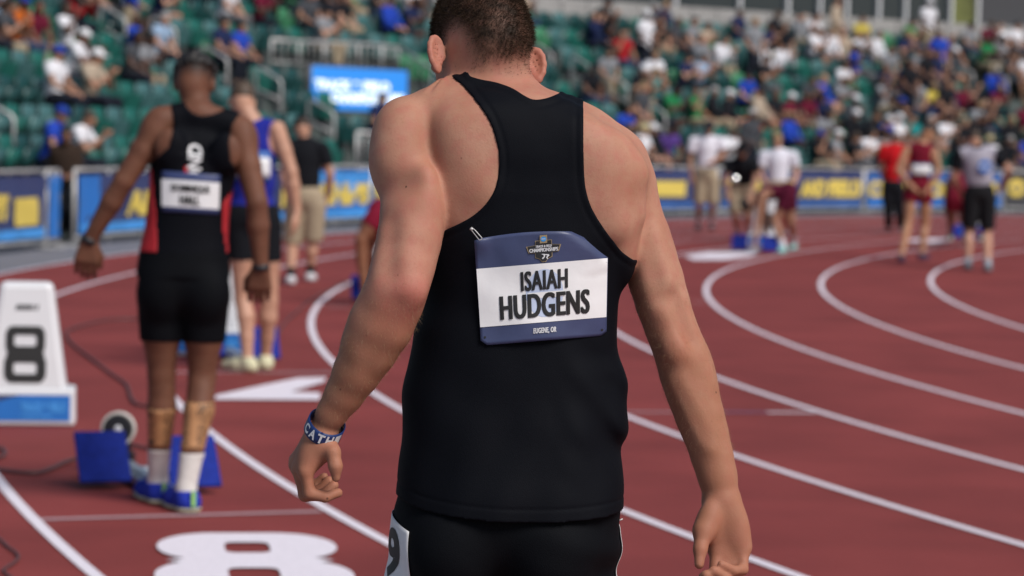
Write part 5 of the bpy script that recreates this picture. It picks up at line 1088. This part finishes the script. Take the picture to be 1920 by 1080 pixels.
def standing():
    V = Vector; return {'pelvis': V((0, 0, .95)), 'neck': V((0, 0, 1.47)), 'head': V((0, .03, 1.62)), 'shL': V((-.18, 0, 1.42)), 'shR': V((.18, 0, 1.42)), 'elL': V((-.25, .0, 1.14)), 'elR': V((.25, 0, 1.14)), 'wrL': V((-.24, .08, .90)), 'wrR': V((.16, .2, 1.0)), 'hipL': V((-.09, 0, .90)), 'hipR': V((.09, 0, .90)), 'knL': V((-.10, .02, .48)), 'knR': V((.10, .02, .48)),
                       'anL': V((-.1, -.02, .09)), 'anR': V((.1, -.02, .09)), 'toL': V((-.12, .16, .03)), 'toR': V((.12, .16, .03)), 'hup': V((0, .1, 1)), 'hright': V((1, .2, 0)), 'ground': 0.0}
POSES = [seated(0, 0, 0), seated(.10, 0, 1, .3), seated(.16, 1, 0, -.2), seated(-.04, 2, 1, .5), seated(.05, 1, 1, -.5), standing()]
HS = .021
def spect_meshes(J):
    lo, hi = bounds(J, .16); out = {}
    def fld(fn):
        F = Field(lo, hi, HS); fn(F); V, Q = F.mesh(); return mesh_np('m', V, Q)
    def body(F):
        h_trunk(F, J, 1); h_head(F, J, 1)
        for S_ in 'LR': h_arm(F, J, S_, 1.05); h_hand(F, J, S_, 1.1, False); h_leg(F, J, S_, 1.0); h_foot(F, J, S_, 1.0, .006)
    def shirt(sl):
        def fn(F):
            h_trunk(F, J, 1, .022)
            for S_ in 'LR': h_arm(F, J, S_, 1, sleeve=sl, off=.018)
        return fn
    def legs(u):
        def fn(F):
            h_trunk(F, J, 1, .02, parts=(2,))
            for S_ in 'LR': h_leg(F, J, S_, 1, off=.02, upto=u)
        return fn
    for nm, fn, m_ in (('body', body, M_SKINO), ('tee', shirt(.6), M_CLOTH), ('jacket', shirt(1.85), M_CLOTH), ('shorts', legs(.85), M_CLOTH), ('trousers', legs(1.85), M_CLOTH), ('hair', lambda F: h_head(F, J, 1.05, 'hair'), M_HAIRO), ('long', lambda F: h_head(F, J, 1.05, 'long'), M_HAIRO), ('cap', lambda F: h_head(F, J, 1.07, 'cap'), M_CLOTH), ('hat', lambda F: h_head(F, J, 1.07, 'hat'), M_CLOTH)):
        out[nm] = fld(fn); out[nm].materials.append(m_)
    return out
SP = [spect_meshes(J) for J in POSES]
SHIRTS = [('white', (.74, .74, .78, 1), 20), ('black', (.012, .013, .017, 1), 20), ('navy', (.016, .024, .075, 1), 11), ('grey', (.24, .25, .27, 1), 13), ('charcoal', (.06, .065, .075, 1), 8), ('green', (.02, .20, .07, 1), 5), ('red', (.36, .015, .02, 1), 3), ('royal blue', (.02, .06, .42, 1), 7), ('maroon', (.13, .01, .03, 1), 4), ('purple', (.09, .045, .22, 1), 2), ('yellow', (.55, .44, .08, 1), 1), ('pale blue', (.30, .42, .58, 1), 4), ('orange', (.50, .12, .02, 1), 1), ('pink', (.5, .2, .25, 1), 1), ('beige', (.42, .34, .26, 1), 5), ('teal', (.02, .22, .22, 1), 2)]
SW = np.array([s_[2] for s_ in SHIRTS], float); SW /= SW.sum()
LEGC = [('dark', (.015, .018, .028, 1)), ('denim', (.04, .065, .13, 1)), ('khaki', KHA), ('grey', (.13, .13, .14, 1)), ('bare', None)]
SKINS = [PALE, (.46, .24, .155, 1), TAN, TAN, BRN, DKB]
HEADS = [('dark hair', 'hair', HBK), ('brown hair', 'hair', HBR), ('brown hair', 'hair', (.08, .045, .025, 1)), ('fair hair', 'hair', HBL), ('grey hair', 'hair', (.35, .34, .33, 1)), ('long dark hair', 'long', HBK), ('long fair hair', 'long', HBL), ('white cap', 'cap', (.75, .76, .78, 1)), ('dark cap', 'cap', (.015, .016, .022, 1)), ('blue cap', 'cap', (.02, .05, .3, 1)), ('straw hat', 'hat', (.50, .43, .24, 1))]
HW = np.array([16, 14, 8, 8, 8, 10, 6, 10, 10, 3, 3], float); HW /= HW.sum()
crowd = []
def spectator(p, rz, pose_i, shirt, head, skin, legc, jacket, row, px):
    ms = SP[pose_i]; o = bpy.data.objects.new('person', ms['body']); o.location = p; o.rotation_euler = (0, 0, rz); o.color = skin; link(o)
    sc = float(rng.uniform(.94, 1.04)); o.scale = (sc, sc, sc)
    c = link(bpy.data.objects.new('jacket' if jacket else 'shirt', ms['jacket' if jacket else 'tee']), o); c.color = shirt[1]
    if legc[1] is None: c = link(bpy.data.objects.new('shorts', ms['shorts']), o); c.color = (.05, .055, .07, 1)
    else: c = link(bpy.data.objects.new('trousers', ms['trousers']), o); c.color = legc[1]
    c = link(bpy.data.objects.new({'hair': 'hair', 'long': 'hair', 'cap': 'cap', 'hat': 'sun_hat'}[head[1]], ms[head[1]]), o); c.color = head[2]
    if head[1] in ('cap', 'hat'): c = link(bpy.data.objects.new('hair', ms['hair']), o); c.color = HBR; c.scale = (.985, .985, .985) if False else (1, 1, 1)
    crowd.append([o, shirt[0], head[0], 'jacket' if jacket else 'shirt', row, px, pose_i == 5]); return o
for c in taken:
    i, th, p, px, py, f = c[0]
    shirt = SHIRTS[int(rng.choice(len(SHIRTS), p=SW))]; head = HEADS[int(rng.choice(len(HEADS), p=HW))]
    pi = 5 if rng.random() < .035 else int(rng.integers(0, 5)); q = p if pi < 5 else p+(Vector((CX, CY, p.z))-p).normalized()*.2
    spectator(q, face(p)+float(rng.normal(0, .22)), pi, shirt, head, SKINS[int(rng.integers(0, 6))], LEGC[int(rng.choice(5, p=[.3, .2, .2, .12, .18]))], rng.random() < .3, i, px)
def shirt_of(n): return [s_ for s_ in SHIRTS if s_[0] == n][0]
def head_of(n): return [s_ for s_ in HEADS if s_[0] == n][0]
for (px, py, sh_, hd_, sk_, pi) in ((92, 338, 'royal blue', 'blue cap', TAN, 1), (135, 345, 'white', 'brown hair', TAN, 2), (100, 262, 'white', 'blue cap', TAN, 0), (1202, 330, 'white', 'straw hat', PALE, 0), (445, 175, 'royal blue', 'dark hair', TAN, 0), (412, 172, 'navy', 'dark hair', TAN, 0), (700, 318, 'navy', 'dark hair', TAN, 1), (142, 122, 'black', 'dark hair', DKB, 5), (1700, 232, 'black', 'dark hair', BRN, 5), (1732, 228, 'black', 'long dark hair', BRN, 5), (1770, 270, 'black', 'long dark hair', TAN, 5), (240, 205, 'charcoal', 'dark hair', DKB, 1), (290, 135, 'pale blue', 'grey hair', PALE, 1)):
    f, th = rowpos(px, py); i = min(NROW-1, max(0, round(f))); r = ROW_R+ROW_DR*i+.12-(.25 if pi == 5 else 0); p = pol(r, theta(px, r), ROW_Z+ROW_DZ*i); spectator(p, face(p), pi, shirt_of(sh_), head_of(hd_), sk_, LEGC[0], False, i, px)
label_set([('%s in %s %s, %s, %s row, %s' % ('standing fan' if c[6] else 'fan', c[1], c[3], c[2], ORD[c[4]], zone(c[5])), c[5], c[0], 'person', 'spectators in the grandstand') for c in crowd])
# ------------------------------------------------------------------ lane markers, starting blocks, cables
def marker_box(c, yaw, num, label, text=True):
    o = tag(empty('lane_marker', c, yaw), label, 'lane marker', 'lane number boxes behind the starting blocks')
    def frus(name, z0, z1, w0, d0, w1, d1, mt, bev, yo=0):
        V = [(sx*w/2, sy*d/2+yo*(z == z1), z) for z, w, d in ((z0, w0, d0), (z1, w1, d1)) for sx, sy in ((-1, -1), (1, -1), (1, 1), (-1, 1))]
        return MB().add(V, [(3, 2, 1, 0), (4, 5, 6, 7), (0, 1, 5, 4), (1, 2, 6, 5), (2, 3, 7, 6), (3, 0, 4, 7)]).build(name, mt, o, False, bev)
    frus('body', .17, .74, .43, .24, .27, .12, M_WHITE, .03); frus('base', .0, .19, .52, .28, .515, .27, M_WHITE, .015)
    fb_ = lambda off: (lambda u, v: Vector(((u-.5)*.47, -.1405-off, .025+.135*v)))
    pn = sheet('sponsor_panel', fb_(.003), M_PRINTB, o, 2, 2)
    me = bpy.data.meshes.new('navy_wedge'); me.from_pydata([tuple(fb_(.006)(*q)) for q in ((0, .55), (.45, 1), (0, 1))], [], [(0, 1, 2)]); me.materials.append(M_NAVY); link(bpy.data.objects.new('navy_wedge', me), o)
    if text: text_obj('lettering', 'TRACK & FIELD', fb_(.006), M_BLUEGRAD, pn, (.46, .35, .95, .72), bold=.06); text_obj('lettering', 'CHAMPIONSHIPS', fb_(.006), M_BLUEGRAD, pn, (.46, .12, .80, .26), bold=.04)
    ff = lambda off: (lambda u, v: Vector(((u-.5)*.36, -.12+(.06)*((.20+.50*v)-.17)/.57-off, .20+.50*v)))
    if num == '8':
        me = eight_geo((0, .25, .47, .26, .17), (0, -.25, .5, .26, .18), [(0, .25, .26, .10, .06), (0, -.25, .27, .10, .06)], .45)
        for v in me.vertices: v.co = ff(.004)(.5+v.co.x*.60, .335+v.co.y*.575)
        me.materials.append(M_INK); link(bpy.data.objects.new('lettering', me), o)
    else: text_obj('lettering', num, ff(.004), M_INK, o, (.22, .06, .80, .60), bold=.075)
    for i, (x, wd) in enumerate(((.35, .05), (.41, .04), (.46, .05), (.52, .04), (.57, .03), (.63, .035))):
        sheet('maker_mark', (lambda x, wd: (lambda u, v: ff(.004)(x+wd*u+.02*v, .795+.055*v)))(x, wd), M_DK, o, 1, 1)
    return o
def starting_block(c, yaw, label, gap=.15):
    o = tag(empty('starting_block', c, yaw), label, 'starting block', 'starting blocks in the lanes')
    MB().box((0, 0, .035), (.09, .95, .035)).box((0, 0, .06), (.05, .93, .02)).build('rail', M_ALU, o, False, .004)
    MB().box((0, -.44, .02), (.12, .06, .03)).build('front_foot', M_ALU, o, False, .004); MB().box((0, .46, .02), (.40, .08, .035)).build('rear_foot', M_ALU, o, False, .004)
    for sx, y in ((-1, .12), (1, -.10)):
        R = Matrix.Rotation(math.radians(-40), 3, 'X'); pd = MB().box((sx*gap, y, .128), (.225, .022, .26), R).build('pedal', M_BLUE, o, False, .006)
        MB().box((sx*gap, y+.085, .10), (.10, .02, .17), Matrix.Rotation(math.radians(28), 3, 'X')).box((sx*gap*.7, y+.03, .05), (.16, .05, .03)).build('bracket', M_ALU, pd, False, .003)
    return o
c8 = gpx(38, 798); marker_box(c8+Vector((0, .14, 0)), math.radians(8), '8', 'large white lane marker box numbered 8 with blue base at the left edge')
b8 = gpx(276, 917); sblk = starting_block(b8, math.radians(20), 'blue and silver starting block of lane 8 beside the left athlete\'s feet', .172)
marker_box(gpx(392, 668)+Vector((0, .14, 0)), math.radians(-2), '6', 'white lane marker box half hidden behind the left athlete\'s legs', True)
starting_block(gpx(440, 676), math.radians(14), 'blue starting block behind the cream shoes of the blue-vested athlete', .17)
marker_box(gpx(1436, 462)+Vector((0, .14, 0)), math.radians(-3), '4', 'small white lane marker under the bent maroon athlete', True); starting_block(gpx(1415, 472), math.radians(-8), 'far blue starting block at the hands of the bent maroon athlete', .22)
marker_box(gpx(1826, 446)+Vector((0, .3, 0)), math.radians(-6), '2', 'white lane marker behind the legs of the man in grey vest', True); starting_block(gpx(1812, 449), math.radians(-12), 'far blue starting block behind the man in grey vest', .2)
starting_block(gpx(716, 566), math.radians(5), 'starting block under the bent maroon athlete behind the foreground athlete', .17); marker_box(gpx(735, 540), 0, '5', 'white lane marker hidden behind the foreground athlete\'s left arm', True)
# round loudspeaker on the lane 8 block
sp_c = pix(222, 804, 12.05); spk = tag(empty('block_loudspeaker', sp_c), 'round black loudspeaker with white rim behind the lane 8 block', 'loudspeaker'); RX = Matrix.Rotation(math.radians(90), 3, 'X')
MB().lathe([(.060, -.09), (.078, -.02), (.079, .0), (.079, .012), (.070, .016), (.066, .012)], (0, 0, 0), RX, 32).build('housing', mat('cream_rim', (.62, .58, .53, 1), .5), spk, True)
MB().lathe([(.0655, .017), (.064, .0175), (.03, .0176), (.02, .018)], (0, 0, 0), RX, 32).build('cone', M_BLACK, spk, True); MB().lathe([(.019, .018), (.018, .024), (.010, .028), (.004, .029)], (0, 0, 0), RX, 20).build('dust_cap', mat('cap_grey', (.6, .6, .62, 1), .4), spk, True)
g_ = Vector((sp_c.x, sp_c.y, 0)); MB().box((0.03, .02, -.095), (.05, .06, .10)).box((0.03, .02, -sp_c.z+.045), (.08, .10, .09)).build('stand', M_BLACK, spk)
def cable(pts, r, label):
    P = [gpx(*p)+Vector((0, 0, r)) for p in pts]; P = smooth_poly(P, 5); tag(MB().tube(P, r, 8).build('cable', M_CABLE, None, True), label, 'cable', 'loose cables lying on the track')
cable([(-30, 990), (0, 1013), (16, 1028), (30, 1038), (35, 1047), (28, 1056), (12, 1066), (6, 1072), (20, 1084), (40, 1100)], .005, 'thin grey cable kinking at the bottom left corner')
cable([(-30, 882), (0, 884), (40, 889), (72, 889), (100, 880), (125, 868), (150, 862)], .009, 'dark cable running in from the left edge to the lane 8 block')
cable([(-20, 835), (2, 843), (10, 850), (6, 858), (-14, 862)], .008, 'small loop of dark cable below the lane 8 marker box')
cable([(420, 640), (330, 612), (262, 601), (190, 604), (128, 622), (134, 645), (168, 672), (205, 700), (236, 722), (244, 742), (256, 760), (300, 768)], .008, 'long wavy dark cable crossing lane 8 behind the marker box')
cable([(245, 836), (270, 842), (300, 848), (345, 858)], .008, 'short cable running from the loudspeaker towards the right pedal')
cable([(500, 668), (516, 640), (530, 612), (552, 590), (590, 560), (650, 530)], .008, 'faint cable trailing away to the right of the blue-vested athlete')
